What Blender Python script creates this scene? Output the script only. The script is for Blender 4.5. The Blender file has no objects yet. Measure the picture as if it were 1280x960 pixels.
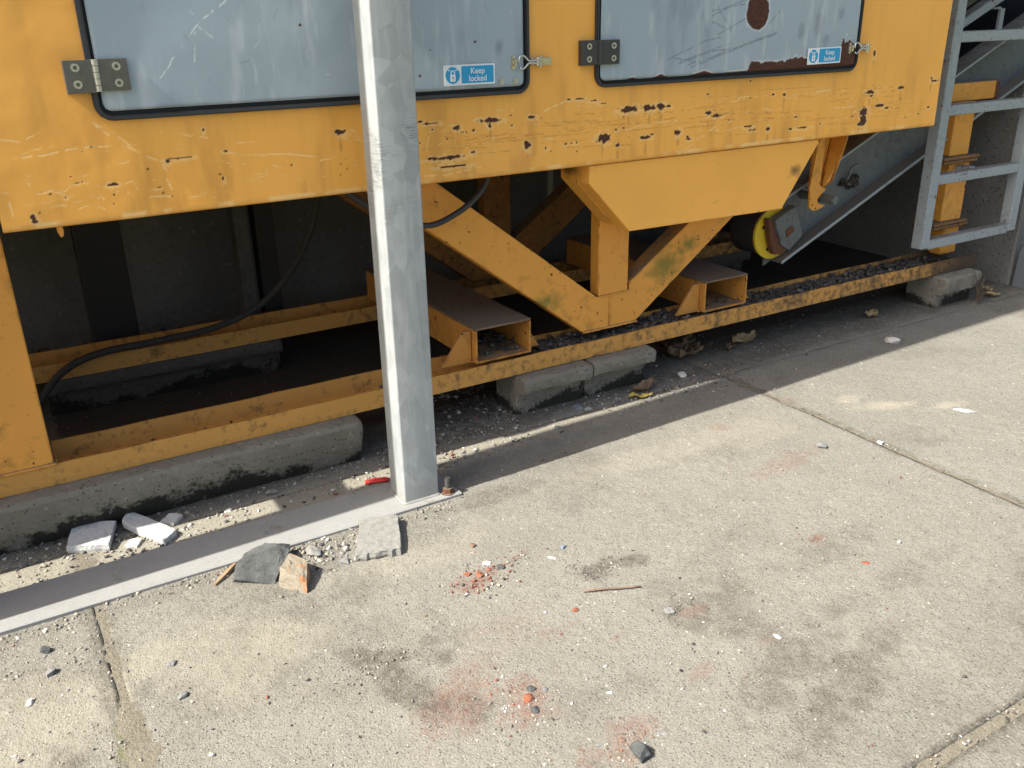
import bpy, bmesh, math, random
import numpy as np
from mathutils import Vector, Matrix
from math import radians, sin, cos, pi, tan, hypot

scene = bpy.context.scene
col = scene.collection
random.seed(7)
R = random.Random(11)

# ------------------------------------------------------------------ camera
YAW, PITCH, ROLL = radians(30.4714), radians(22.124), radians(1.2197)
fw = Vector((sin(YAW)*cos(PITCH), cos(YAW)*cos(PITCH), -sin(PITCH)))
rt = Vector((cos(YAW), -sin(YAW), 0)); dn = fw.cross(rt)
r1 = rt*cos(ROLL) + dn*sin(ROLL); d1 = -rt*sin(ROLL) + dn*cos(ROLL)
cam_d = bpy.data.cameras.new('camera'); cam = bpy.data.objects.new('camera', cam_d); col.objects.link(cam)
m = Matrix.Identity(4)
for i in range(3):
    m[i][0], m[i][1], m[i][2] = r1[i], -d1[i], -fw[i]
m[2][3] = 1.5
cam.matrix_world = m
cam_d.sensor_width = 36; cam_d.lens = 36*1117.1/1280
cam_d.clip_start = 0.05; cam_d.clip_end = 400
scene.camera = cam

# ------------------------------------------------------------------ sky and sun
SUN_EL = radians(46); DRIFT = 0.034            # sunlight runs along +x, drifting a little towards +y
world = bpy.data.worlds.new('World'); scene.world = world; world.use_nodes = True
wn = world.node_tree
sky = wn.nodes.new('ShaderNodeTexSky'); sky.sky_type = 'NISHITA'; sky.sun_disc = False
sky.sun_elevation = SUN_EL; sky.sun_rotation = math.atan2(-1, -DRIFT)
sky.dust_density = 4; sky.ozone_density = 1.0
bg = wn.nodes['Background']; bg.inputs[1].default_value = 0.095
wn.links.new(sky.outputs[0], bg.inputs[0])
sd = bpy.data.lights.new('sun', 'SUN'); sd.energy = 3.9; sd.angle = radians(0.53); sd.color = (1, .955, .88)
so = bpy.data.objects.new('sun', sd); col.objects.link(so)
ld = Vector((cos(SUN_EL), DRIFT*cos(SUN_EL), -sin(SUN_EL)))
so.rotation_euler = ld.to_track_quat('-Z', 'Y').to_euler(); so.location = (-6, 0, 8)
scene.view_settings.view_transform = 'Standard'; scene.view_settings.look = 'None'
scene.view_settings.exposure = 1.42; scene.view_settings.gamma = 1
scene.render.engine = 'CYCLES'

# ------------------------------------------------------------------ numpy noise
_tab = np.random.RandomState(5).rand(512, 512)
def vnoise(x, y, seed=0):
    xi = np.floor(x).astype(int); yi = np.floor(y).astype(int); fx = x-xi; fy = y-yi
    fx = fx*fx*(3-2*fx); fy = fy*fy*(3-2*fy); s = seed*37
    g = lambda a, b: _tab[(a+s) % 512, (b+s*3) % 512]
    return (g(xi, yi)*(1-fx)+g(xi+1, yi)*fx)*(1-fy)+(g(xi, yi+1)*(1-fx)+g(xi+1, yi+1)*fx)*fy
def fbm(x, y, f, seed=0, n=4):
    o = 0; a = .5; t = 0
    for i in range(n):
        o = o+a*vnoise(x*f, y*f, seed+i); t += a; f *= 2.03; a *= .55
    return o/t
def sstep(a, b, v):
    t = np.clip((v-a)/(b-a), 0, 1); return t*t*(3-2*t)

# ------------------------------------------------------------------ object helpers
ROOT = {}
def thing(name, label, cat, loc=(0, 0, 0), group=None):
    o = bpy.data.objects.new(name, None); col.objects.link(o); o.location = loc
    o.empty_display_size = .1
    o['label'] = label; o['category'] = cat
    if group: o['group'] = group
    ROOT[o.name] = Vector(loc)
    return o
def origin(p):
    return ROOT[p.name]
def link_mesh(name, me, mat, parent=None, loc=None):
    """mesh in world coordinates -> ONE object (shifted to its own origin)"""
    o = bpy.data.objects.new(name, me); col.objects.link(o)
    if mat: me.materials.append(mat)
    if parent is not None:
        base = origin(parent); ROOT[o.name] = base
        me.transform(Matrix.Translation(-base)); o.parent = parent
    else:
        if loc is None:
            n = len(me.vertices); a = np.empty(n*3, np.float32); me.vertices.foreach_get('co', a); a = a.reshape(-1, 3)
            loc = ((a[:, 0].min()+a[:, 0].max())/2, (a[:, 1].min()+a[:, 1].max())/2, a[:, 2].min())
        loc = Vector(loc); me.transform(Matrix.Translation(-loc)); o.location = loc; ROOT[o.name] = loc
    return o
def obj(name, bm, mat, parent=None, loc=None, smooth=False):
    me = bpy.data.meshes.new(name); bmesh.ops.recalc_face_normals(bm, faces=bm.faces[:]); bm.to_mesh(me); bm.free()
    if smooth:
        for p in me.polygons: p.use_smooth = True
        if smooth != True: me.set_sharp_from_angle(angle=radians(smooth))
    return link_mesh(name, me, mat, parent, loc)
def tag(o, label, cat, group=None, kind=None):
    if label: o['label'] = label
    if cat: o['category'] = cat
    if group: o['group'] = group
    if kind: o['kind'] = kind
    return o
def B(): return bmesh.new()
def box(bm, x0, x1, y0, y1, z0, z1, bev=0, seg=1):
    vs = [bm.verts.new((x, y, z)) for x in (x0, x1) for y in (y0, y1) for z in (z0, z1)]
    fs = [bm.faces.new([vs[i] for i in q]) for q in ((0, 1, 3, 2), (4, 6, 7, 5), (0, 4, 5, 1), (2, 3, 7, 6), (0, 2, 6, 4), (1, 5, 7, 3))]
    if bev:
        es = list({e for f in fs for e in f.edges})
        bmesh.ops.bevel(bm, geom=es, offset=bev, segments=seg, affect='EDGES', profile=.5)
    return bm
def prism_y(bm, poly, y0, y1, bev=0):
    """polygon of (x, z) extruded along y"""
    a = [bm.verts.new((x, y0, z)) for x, z in poly]; b = [bm.verts.new((x, y1, z)) for x, z in poly]; n = len(poly)
    fs = [bm.faces.new(a), bm.faces.new(b[::-1])]+[bm.faces.new((a[i], b[i], b[(i+1) % n], a[(i+1) % n])) for i in range(n)]
    if bev:
        es = list({e for f in fs for e in f.edges})
        bmesh.ops.bevel(bm, geom=es, offset=bev, segments=1, affect='EDGES')
    return bm
def prism_x(bm, poly, x0, x1, nx=1, fn=None):
    """polygon of (y, z) swept along x in nx steps; fn(x, i, y, z) may move a point"""
    rows = []
    for k in range(nx+1):
        x = x0+(x1-x0)*k/nx
        rows.append([bm.verts.new(fn(x, i, y, z) if fn else (x, y, z)) for i, (y, z) in enumerate(poly)])
    n = len(poly)
    for k in range(nx):
        for i in range(n):
            bm.faces.new((rows[k][i], rows[k+1][i], rows[k+1][(i+1) % n], rows[k][(i+1) % n]))
    bm.faces.new(rows[0][::-1]); bm.faces.new(rows[-1]); return bm
def tube(bm, pts, r, n=10, close=False):
    pts = [Vector(p) for p in pts]; rings = []; up = Vector((.13, .21, .97)).normalized()
    N = len(pts)
    for i, p in enumerate(pts):
        if close: t = pts[(i+1) % N]-pts[i-1]
        else: t = pts[min(i+1, N-1)]-pts[max(i-1, 0)]
        t.normalize(); s = t.cross(up)
        if s.length < .05: s = t.cross(Vector((1, 0, 0)))
        s.normalize(); u = s.cross(t)
        rr = r[i] if isinstance(r, (list, tuple)) else r
        rings.append([bm.verts.new(p+s*cos(2*pi*k/n)*rr+u*sin(2*pi*k/n)*rr) for k in range(n)])
    for i in range(N if close else N-1):
        a, b = rings[i], rings[(i+1) % N]
        for k in range(n): bm.faces.new((a[k], a[(k+1) % n], b[(k+1) % n], b[k]))
    if not close:
        bm.faces.new(rings[0][::-1]); bm.faces.new(rings[-1])
    return bm
def cyl(bm, a, b, r, n=16): return tube(bm, [a, b], r, n)
def spline(pts, k=6):
    P = [Vector(p) for p in pts]; P = [P[0]*2-P[1]]+P+[P[-1]*2-P[-2]]; o = []
    for i in range(1, len(P)-2):
        for j in range(k):
            t = j/k; a, b, c, d = P[i-1:i+3]
            o.append(.5*((2*b)+(c-a)*t+(2*a-5*b+4*c-d)*t*t+(3*b-a-3*c+d)*t**3))
    o.append(P[-2]); return o
def rounded(x0, x1, z0, z1, r, n=5, top_sharp=False):
    o = []
    for cx, cz, a0 in ((x0+r, z0+r, pi), (x1-r, z0+r, 1.5*pi), (x1-r, z1-r, 0), (x0+r, z1-r, .5*pi)):
        for k in range(n+1):
            a = a0+.5*pi*k/n; o.append((cx+r*cos(a), cz+r*sin(a)))
    return o
def ring_y(bm, outer, inner, y0, y1):
    n = len(outer)
    A = [bm.verts.new((x, y0, z)) for x, z in outer]; Bq = [bm.verts.new((x, y0, z)) for x, z in inner]
    C = [bm.verts.new((x, y1, z)) for x, z in outer]; D = [bm.verts.new((x, y1, z)) for x, z in inner]
    for i in range(n):
        j = (i+1) % n
        for q in ((A[i], A[j], Bq[j], Bq[i]), (C[i], D[i], D[j], C[j]), (A[i], C[i], C[j], A[j]), (Bq[i], Bq[j], D[j], D[i])): bm.faces.new(q)
    return bm
def grid_mesh(name, P, attr=None, extra=None):
    """P (rows, cols, 3) -> quad mesh with optional 'wear' colour attribute (rows, cols, 4)"""
    h, w = P.shape[:2]; me = bpy.data.meshes.new(name)
    idx = np.arange(h*w).reshape(h, w)
    q = np.stack([idx[:-1, :-1], idx[:-1, 1:], idx[1:, 1:], idx[1:, :-1]], -1).reshape(-1, 4)
    v = P.reshape(-1, 3).astype(np.float32)
    me.vertices.add(len(v)); me.vertices.foreach_set('co', v.ravel())
    me.loops.add(q.size); me.loops.foreach_set('vertex_index', q.ravel().astype(np.int32))
    me.polygons.add(len(q)); me.polygons.foreach_set('loop_start', np.arange(0, q.size, 4, dtype=np.int32))
    me.polygons.foreach_set('loop_total', np.full(len(q), 4, np.int32))
    me.polygons.foreach_set('use_smooth', np.ones(len(q), bool))
    me.update(calc_edges=True)
    if attr is not None:
        a = me.attributes.new('wear', 'FLOAT_COLOR', 'POINT'); a.data.foreach_set('color', attr.reshape(-1, 4).astype(np.float32).ravel())
    return me
def rock(bm, c, s, rnd, n=14, flat=.7, rotz=None, colr=None):
    vs = []
    a = rnd.random()*6.28 if rotz is None else rotz
    for i in range(n):
        v = Vector((rnd.gauss(0, 1), rnd.gauss(0, 1), rnd.gauss(0, 1))).normalized()
        v = Vector((v.x*s[0], v.y*s[1], v.z*s[2]))
        v = Vector((v.x*cos(a)-v.y*sin(a), v.x*sin(a)+v.y*cos(a), max(v.z, -s[2]*flat)+s[2]*flat))
        vs.append(bm.verts.new(v+Vector(c)))
    r = bmesh.ops.convex_hull(bm, input=vs)
    bmesh.ops.delete(bm, geom=[g for g in r['geom_interior'] if isinstance(g, bmesh.types.BMVert)], context='VERTS')
    return bm

# ------------------------------------------------------------------ material helpers
class NT:
    def __init__(s, name):
        s.m = bpy.data.materials.new(name); s.m.use_nodes = True; s.t = s.m.node_tree; s.n = s.t.nodes; s.l = s.t.links
        s.p = s.n['Principled BSDF']; s.tc = s.n.new('ShaderNodeTexCoord')
    def set(s, k, v):
        i = s.p.inputs[k]
        if hasattr(v, 'is_output') or isinstance(v, bpy.types.NodeSocket): s.l.new(v, i)
        else: i.default_value = v
    def map(s, scale=(1, 1, 1), src=None, rot=(0, 0, 0)):
        n = s.n.new('ShaderNodeMapping'); n.inputs['Scale'].default_value = scale; n.inputs['Rotation'].default_value = rot
        s.l.new(src or s.tc.outputs['Object'], n.inputs['Vector']); return n.outputs[0]
    def noise(s, f, v=None, det=4, rough=.55, dist=0):
        n = s.n.new('ShaderNodeTexNoise'); n.inputs['Scale'].default_value = f; n.inputs['Detail'].default_value = det
        n.inputs['Roughness'].default_value = rough; n.inputs['Distortion'].default_value = dist
        s.l.new(v or s.tc.outputs['Object'], n.inputs['Vector']); return n.outputs[0]
    def vor(s, f, v=None, feat='F1', out='Distance', rnd=1):
        n = s.n.new('ShaderNodeTexVoronoi'); n.feature = feat; n.inputs['Scale'].default_value = f; n.inputs['Randomness'].default_value = rnd
        s.l.new(v or s.tc.outputs['Object'], n.inputs['Vector']); return n.outputs[out]
    def ramp(s, x, stops, interp='LINEAR'):
        n = s.n.new('ShaderNodeValToRGB'); n.color_ramp.interpolation = interp
        e = n.color_ramp.elements
        while len(e) < len(stops): e.new(.5)
        for i, (p, c) in enumerate(stops):
            e[i].position = p; e[i].color = (*c, 1) if isinstance(c, (tuple, list)) else (c, c, c, 1)
        s.l.new(x, n.inputs[0]); return n.outputs[0]
    def mix(s, f, a, b, mode='MIX'):
        n = s.n.new('ShaderNodeMix'); n.data_type = 'RGBA'; n.blend_type = mode
        for sock, v in ((n.inputs[0], f), (n.inputs[6], a), (n.inputs[7], b)):
            if isinstance(v, bpy.types.NodeSocket): s.l.new(v, sock)
            elif isinstance(v, (tuple, list)): sock.default_value = (*v, 1) if len(v) == 3 else v
            else: sock.default_value = v
        return n.outputs[2]
    def math(s, op, a, b=0):
        n = s.n.new('ShaderNodeMath'); n.operation = op
        for sock, v in ((n.inputs[0], a), (n.inputs[1], b)):
            if isinstance(v, bpy.types.NodeSocket): s.l.new(v, sock)
            else: sock.default_value = v
        return n.outputs[0]
    def sep(s, v):
        n = s.n.new('ShaderNodeSeparateXYZ'); s.l.new(v, n.inputs[0]); return n.outputs
    def attr(s, name='wear'):
        n = s.n.new('ShaderNodeAttribute'); n.attribute_name = name
        c = s.n.new('ShaderNodeSeparateColor'); s.l.new(n.outputs['Color'], c.inputs[0])
        return c.outputs[0], c.outputs[1], c.outputs[2], n.outputs['Alpha'], n.outputs['Color']
    def bump(s, h, st=.3, d=.01, nrm=None):
        n = s.n.new('ShaderNodeBump'); n.inputs['Strength'].default_value = st; n.inputs['Distance'].default_value = d
        s.l.new(h, n.inputs['Height'])
        if nrm: s.l.new(nrm, n.inputs['Normal'])
        s.l.new(n.outputs[0], s.p.inputs['Normal']); return n.outputs[0]

RUSTC = [(.25, (.025, .011, .008)), (.55, (.075, .027, .015)), (.8, (.16, .06, .026))]
def mat_panel(name, base, base2, pale, rough=.42, streak=.28):
    t = NT(name); r, g, b, a, _ = t.attr()
    n1 = t.noise(3.5, det=5); n2 = t.noise(1, t.map((26, 26, 2.2)), det=4); n3 = t.noise(240, det=2)
    c = t.mix(t.ramp(n1, [(.3, 0.), (.72, 1.)]), base, base2)
    c = t.mix(t.math('MULTIPLY', t.ramp(n2, [(.5, 0.), (.85, 1.)]), streak), c, tuple(x*.62 for x in base))
    c = t.mix(t.math('MULTIPLY', b, .75), c, tuple(x*y for x, y in zip(base, (.34, .28, .35))))
    c = t.mix(g, c, pale)
    rc = t.ramp(t.noise(160, det=4), RUSTC)
    c = t.mix(r, c, rc); t.set('Base Color', c)
    t.set('Roughness', t.mix(r, t.mix(n1, (rough-.08,)*3, (rough+.12,)*3), (.9,)*3))
    t.set('Specular IOR Level', .45)
    h = t.math('SUBTRACT', t.math('MULTIPLY', n3, .12), t.math('MULTIPLY', r, t.math('ADD', .6, t.math('MULTIPLY', n3, .8))))
    h = t.math('SUBTRACT', h, t.math('MULTIPLY', g, .35))
    t.bump(t.math('ADD', h, t.math('MULTIPLY', n1, 3)), .45, .0016)
    return t.m
def mat_paint(name, base, rust=.5, dirt=.5, rough=.5, f=1.0, dcol=(.03, .024, .018)):
    """chipped and dirty painted steel without an attribute"""
    t = NT(name)
    n1 = t.noise(4*f, det=5); n2 = t.noise(24*f, det=6, rough=.65); n3 = t.noise(150*f, det=3)
    c = t.mix(n1, tuple(x*.86 for x in base), tuple(min(1, x*1.1) for x in base))
    d = t.ramp(t.math('ADD', t.math('MULTIPLY', n2, .6), t.math('MULTIPLY', n1, .4)), [(.62-.22*dirt, 0.), (.86-.16*dirt, 1.)])
    c = t.mix(t.math('MULTIPLY', d, .75), c, dcol)
    e = t.ramp(t.math('ADD', t.math('MULTIPLY', t.noise(46*f, det=5, rough=.6), .72), t.math('MULTIPLY', t.noise(7*f), .28)), [(.70-.18*rust, 0.), (.725-.18*rust, 1.)])
    # dust that has settled on faces turned to the sky
    g0 = t.n.new('ShaderNodeNewGeometry'); up = t.math('MULTIPLY', t.ramp(t.sep(g0.outputs['Normal'])[2], [(.35, 0.), (.85, 1.)]), t.ramp(t.noise(13, det=5, rough=.65), [(.3, .35), (.6, .95)]))
    c = t.mix(up, c, (.15, .13, .10))
    # worn edges: where the rounded normal leaves the face normal
    bv = t.n.new('ShaderNodeBevel'); bv.samples = 4; bv.inputs['Radius'].default_value = .007
    ge = t.n.new('ShaderNodeNewGeometry'); dt = t.n.new('ShaderNodeVectorMath'); dt.operation = 'DOT_PRODUCT'; t.l.new(bv.outputs[0], dt.inputs[0]); t.l.new(ge.outputs['True Normal'], dt.inputs[1])
    ed = t.ramp(dt.outputs['Value'], [(.80, 1.), (.985, 0.)])
    ed = t.math('MULTIPLY', ed, t.ramp(t.math('ADD', t.math('MULTIPLY', n2, .5), t.math('MULTIPLY', t.noise(11*f, det=4), .5)), [(.50, 0.), (.58, 1.)]))
    e = t.math('MAXIMUM', e, t.math('MULTIPLY', ed, .9))
    c = t.mix(e, c, t.ramp(n3, RUSTC)); t.set('Base Color', c)
    t.set('Roughness', t.mix(e, (rough,)*3, (.9,)*3)); t.set('Specular IOR Level', .4)
    t.bump(t.math('SUBTRACT', t.math('MULTIPLY', n3, .25), e), .35, .0012)
    return t.m
def mat_plain(name, colr, rough=.5, metal=0, nf=30, amt=.25, bump=.15):
    t = NT(name); n = t.noise(nf, det=5)
    t.set('Base Color', t.mix(n, tuple(x*(1-amt) for x in colr), tuple(min(1, x*(1+amt)) for x in colr)))
    t.set('Roughness', rough); t.set('Metallic', metal); t.bump(n, bump, .002); return t.m
def mat_concrete(name, base, moss=0., scale=1.):
    t = NT(name); n1 = t.noise(5*scale, det=6, rough=.6); n2 = t.noise(60*scale, det=5, rough=.7); v = t.vor(110*scale, out='Color')
    c = t.mix(n1, tuple(x*.72 for x in base), tuple(x*1.22 for x in base))
    c = t.mix(t.math('MULTIPLY', t.ramp(n2, [(.5, 0.), (.75, 1.)]), .5), c, tuple(x*.45 for x in base))
    sp = t.ramp(v, [(.88, 0.), (.93, 1.)]); c = t.mix(t.math('MULTIPLY', sp, .5), c, tuple(min(1, x*1.7) for x in base))
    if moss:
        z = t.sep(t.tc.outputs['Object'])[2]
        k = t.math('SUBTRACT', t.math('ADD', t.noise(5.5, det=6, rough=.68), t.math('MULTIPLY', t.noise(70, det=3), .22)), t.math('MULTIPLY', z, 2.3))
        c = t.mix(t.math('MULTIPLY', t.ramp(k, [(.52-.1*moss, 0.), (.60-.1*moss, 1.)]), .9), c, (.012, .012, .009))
    pv = t.vor(85*scale); pc = t.n.new('ShaderNodeSeparateColor'); t.l.new(t.vor(85*scale, out='Color'), pc.inputs[0])
    pit = t.math('MULTIPLY', t.ramp(pv, [(.16, 1.), (.30, 0.)]), t.ramp(pc.outputs[1], [(.72, 0.), (.76, 1.)]))
    c = t.mix(t.math('MULTIPLY', pit, .75), c, tuple(x*.25 for x in base))
    t.set('Base Color', c); t.set('Roughness', .92); t.set('Specular IOR Level', .2)
    t.bump(t.math('SUBTRACT', t.math('ADD', n2, t.math('MULTIPLY', n1, 1.5)), pit), .85, .008); return t.m
# ------------------------------------------------------------------ materials
YEL = (.84, .40, .072); YEL2 = (.87, .43, .084)
M = {}
M['panel'] = mat_panel('yellow_panel_paint', YEL, YEL2, (.90, .66, .30))
M['door'] = mat_panel('blue_grey_door_paint', (.30, .37, .41), (.335, .405, .445), (.58, .60, .61), .4, .09)
M['yellow'] = mat_paint('yellow_steel_paint', (.72, .325, .052), .38, .48)
M['yellow_dirty_shade'] = mat_paint('dirty_shaded_yellow_paint', (.30, .135, .03), .62, .80, .7)  # grimy yellow, darkened further to put the rear frame's shade into the colour
M['yellow_box'] = mat_paint('yellow_box_paint', (.86, .42, .078), .22, .12, .42)
M['rust_tube_top'] = mat_paint('worn_brown_tube', (.19, .13, .085), .55, .5, .75, 1.5)
M['yellow_moss'] = None
M['grey_steel'] = mat_paint('blue_grey_steel_paint', (.115, .128, .128), .46, .55, .6)
M['ladder'] = mat_paint('worn_ladder_paint', (.27, .305, .315), .50, .40, .55, 1.3)
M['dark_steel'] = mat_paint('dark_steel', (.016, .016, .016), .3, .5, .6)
M['rubber'] = mat_plain('black_rubber', (.03, .032, .035), .5, 0, 60, .3)
M['black'] = mat_plain('black_void_rubber', (.008, .008, .009), .7, 0, 40, .2)
M['hinge'] = mat_plain('brushed_hinge_steel', (.15, .145, .135), .38, .7, 90, .25)
M['hinge_dark'] = mat_plain('dark_hinge_steel', (.055, .055, .055), .45, .3, 90, .3)
M['screw'] = mat_plain('screw_steel', (.55, .54, .5), .32, .9, 120, .2)
M['chrome'] = mat_plain('latch_steel', (.62, .60, .55), .24, .95, 150, .25)
M['rust'] = mat_paint('rusty_iron', (.13, .05, .024), .8, .4, .85, 3)
M['white_sign'] = mat_plain('sign_white', (.74, .77, .78), .4, 0, 50, .07, .03)
M['blue_sign'] = mat_plain('sign_blue', (.015, .30, .56), .4, 0, 50, .12, .03)
M['wall'] = mat_concrete('grey_wall_concrete', (.22, .215, .195), 0, .7)
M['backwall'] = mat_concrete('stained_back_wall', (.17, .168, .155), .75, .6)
M['kerb_shade'] = mat_concrete('shaded_kerb_concrete', (.11, .10, .082), .7)  # darker copy of the kerb concrete, shade under the machine painted in
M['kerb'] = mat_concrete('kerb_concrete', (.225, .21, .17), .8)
M['hose'] = mat_plain('dusty_hose', (.04, .037, .032), .8, 0, 40, .3)
M['drum_yellow'] = mat_paint('drum_yellow', (.66, .47, .03), .25, .3, .5)
M['plastic_grey'] = mat_plain('grey_plastic', (.15, .165, .18), .55, 0, 8, .18)

def m_galv(name='galvanised_steel'):
    t = NT(name)
    v = t.vor(26, t.map((1, 1, .6)), out='Color'); n = t.noise(9, det=6, rough=.65); n2 = t.noise(1, t.map((70, 70, 6)), det=4)
    s = t.n.new('ShaderNodeSeparateColor'); t.l.new(v, s.inputs[0])
    c = t.mix(s.outputs[0], (.30, .325, .325), (.40, .425, .425))
    c = t.mix(t.ramp(n, [(.35, 0.), (.7, .65)]), c, (.275, .29, .285))
    c = t.mix(t.math('MULTIPLY', t.ramp(n2, [(.5, 0.), (.8, 1.)]), .3), c, (.60, .61, .59))
    z = t.sep(t.tc.outputs['Object'])[2]
    band = t.ramp(z, [(.70/1.5, 0.), (.78/1.5, 1.), (1.03/1.5, 1.), (1.11/1.5, 0.)])
    t.n[-1].inputs[0]
    sc = t.noise(1, t.map((9, 9, 120), rot=(0, .16, 0)), det=3, dist=1.2)
    sc2 = t.noise(1, t.map((5, 5, 90), rot=(0, -.28, 0)), det=3, dist=1.6)
    ln = t.math('MAXIMUM', t.ramp(sc, [(.475, 0.), (.5, 1.), (.525, 0.)]), t.ramp(sc2, [(.475, 0.), (.5, 1.), (.525, 0.)]))
    ln = t.math('MULTIPLY', ln, t.ramp(t.noise(7, det=2), [(.45, 0.), (.6, 1.)]))
    return t, c, z, ln, n
t, c, z, ln, n = m_galv()
zz = t.math('MULTIPLY', z, .5)
band = t.ramp(zz, [(.46, 0.), (.50, 1.), (.60, 1.), (.64, 0.)])
c = t.mix(t.math('MULTIPLY', t.math('MULTIPLY', ln, band), .9), c, (.085, .088, .09))
low = t.ramp(zz, [(.0, .45), (.06, 0.)]); c = t.mix(low, c, (.24, .22, .175))
t.set('Base Color', c); t.set('Metallic', .1); t.set('Roughness', t.mix(n, (.42,)*3, (.6,)*3)); t.bump(n, .12, .003)
M['galv'] = t.m
t = NT('galvanised_bar'); n = t.noise(14, det=6, rough=.65); n2 = t.noise(60, det=4)
c = t.mix(n, (.235, .238, .225), (.31, .312, .295)); c = t.mix(t.math('MULTIPLY', t.ramp(t.math('ADD', t.math('MULTIPLY', n2, .5), t.noise(5, det=5)), [(.86, 0.), (1.0, 1.)]), .8), c, (.20, .178, .135))
c = t.mix(t.math('MULTIPLY', t.ramp(t.noise(180, det=3), [(.5, 0.), (.68, 1.)]), .4), c, (.17, .155, .125))
t.set('Base Color', c); t.set('Metallic', 0.); t.set('Specular IOR Level', .2); t.set('Roughness', .6); t.bump(n2, .15, .002); M['galv_bar'] = t.m

# stained yellow for the V bracing (algae patches) and for the gusset box (rust at its top corner)
def stained(name, base, blobs, colr, rust, dirt, side=False):
    m = mat_paint(name, base, rust, dirt, .45); tr = m.node_tree; N = tr.nodes; L = tr.links; bs = N['Principled BSDF']
    src = bs.inputs['Base Color'].links[0].from_socket; tc = [n for n in N if n.type == 'TEX_COORD'][0]
    for (bx_, by_, bz_), (rx, ry, rz) in blobs:
        mp = N.new('ShaderNodeMapping'); mp.vector_type = 'TEXTURE'; mp.inputs['Location'].default_value = (bx_, by_, bz_); mp.inputs['Scale'].default_value = (rx, ry, rz)
        L.new(tc.outputs['Object'], mp.inputs['Vector']); ln_ = N.new('ShaderNodeVectorMath'); ln_.operation = 'LENGTH'; L.new(mp.outputs[0], ln_.inputs[0])
        nz = N.new('ShaderNodeTexNoise'); nz.inputs['Scale'].default_value = 26; nz.inputs['Detail'].default_value = 5; L.new(tc.outputs['Object'], nz.inputs['Vector'])
        ad = N.new('ShaderNodeMath'); ad.operation = 'MULTIPLY_ADD'; L.new(nz.outputs[0], ad.inputs[0]); ad.inputs[1].default_value = 1.6; L.new(ln_.outputs['Value'], ad.inputs[2])
        rp = N.new('ShaderNodeValToRGB'); rp.color_ramp.elements[0].position = .55; rp.color_ramp.elements[0].color = (.85,)*3+(1,); rp.color_ramp.elements[1].position = 1.0; rp.color_ramp.elements[1].color = (0, 0, 0, 1)
        dv = N.new('ShaderNodeMath'); dv.operation = 'MULTIPLY'; dv.inputs[1].default_value = .58; L.new(ad.outputs[0], dv.inputs[0]); L.new(dv.outputs[0], rp.inputs[0])
        mx = N.new('ShaderNodeMix'); mx.data_type = 'RGBA'; L.new(rp.outputs[0], mx.inputs[0]); L.new(src, mx.inputs[6]); mx.inputs[7].default_value = (*colr, 1); src = mx.outputs[2]
    L.new(src, bs.inputs['Base Color']); return m
M['yellow_brace'] = stained('algae_stained_yellow_paint', (.72, .325, .052), [((-.12, -.385, .44), (.11, .2, .06)), ((.50, -.385, .50), (.13, .2, .11)), ((.62, -.385, .58), (.08, .2, .05))], (.17, .145, .018), .4, .38)
M['yellow_box'] = stained('rust_stained_yellow_box', (.86, .42, .078), [((-.05, -.45, .985), (.02, .10, .055)), ((1.02, -.59, .88), (.05, .05, .04))], (.10, .055, .025), .24, .14)

# concrete yard
t = NT('yard_concrete'); r, g, b, a, _ = t.attr()
n1 = t.noise(2.6, det=6, rough=.6); n2 = t.noise(34, det=6, rough=.68); n3 = t.noise(190, det=3, rough=.6)
c = t.mix(n1, (.184, .178, .15), (.268, .26, .221))
c = t.mix(t.math('MULTIPLY', t.ramp(n2, [(.42, 0.), (.72, 1.)]), .38), c, (.15, .135, .103))
c = t.mix(t.math('MULTIPLY', t.ramp(n3, [(.47, 0.), (.66, 1.)]), .62), c, (.11, .10, .076))
w = t.map((1, .8, 1), rot=(0, 0, .35)); vs = t.vor(125, w, out='Color'); vd = t.vor(125, w)
sr = t.n.new('ShaderNodeSeparateColor'); t.l.new(vs, sr.inputs[0])
inside = t.ramp(vd, [(.20, 1.), (.30, 0.)])
c = t.mix(t.math('MULTIPLY', t.math('MULTIPLY', inside, t.ramp(sr.outputs[0], [(.70, 0.), (.74, 1.)])), .72), c, (.40, .385, .325))
c = t.mix(t.math('MULTIPLY', t.math('MULTIPLY', inside, t.ramp(sr.outputs[1], [(.70, 0.), (.74, 1.)])), .85), c, (.075, .075, .065))
v2 = t.vor(58, t.map((1, .7, 1), rot=(0, 0, .7)), out='Color'); v2d = t.vor(58, t.map((1, .7, 1), rot=(0, 0, .7)))
s2 = t.n.new('ShaderNodeSeparateColor'); t.l.new(v2, s2.inputs[0]); in2 = t.ramp(v2d, [(.13, 1.), (.2, 0.)])
c = t.mix(t.math('MULTIPLY', t.math('MULTIPLY', in2, t.ramp(s2.outputs[0], [(.88, 0.), (.90, 1.)])), .75), c, (.45, .42, .34))
c = t.mix(t.math('MULTIPLY', t.math('MULTIPLY', in2, t.ramp(s2.outputs[1], [(.88, 0.), (.90, 1.)])), .85), c, (.08, .085, .07))
c = t.mix(t.math('MULTIPLY', b, .55), c, (.37, .335, .25))
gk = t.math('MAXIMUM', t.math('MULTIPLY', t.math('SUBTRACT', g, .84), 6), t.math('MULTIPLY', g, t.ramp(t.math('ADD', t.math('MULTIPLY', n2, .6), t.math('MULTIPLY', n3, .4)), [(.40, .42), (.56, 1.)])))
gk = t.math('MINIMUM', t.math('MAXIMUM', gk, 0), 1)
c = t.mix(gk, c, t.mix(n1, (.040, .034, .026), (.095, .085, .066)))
rd = t.math('MULTIPLY', r, t.ramp(t.noise(70, det=4, rough=.7), [(.36, .15), (.62, 1.)]))
c = t.mix(t.math('MULTIPLY', rd, .8), c, (.175, .05, .028))
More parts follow.
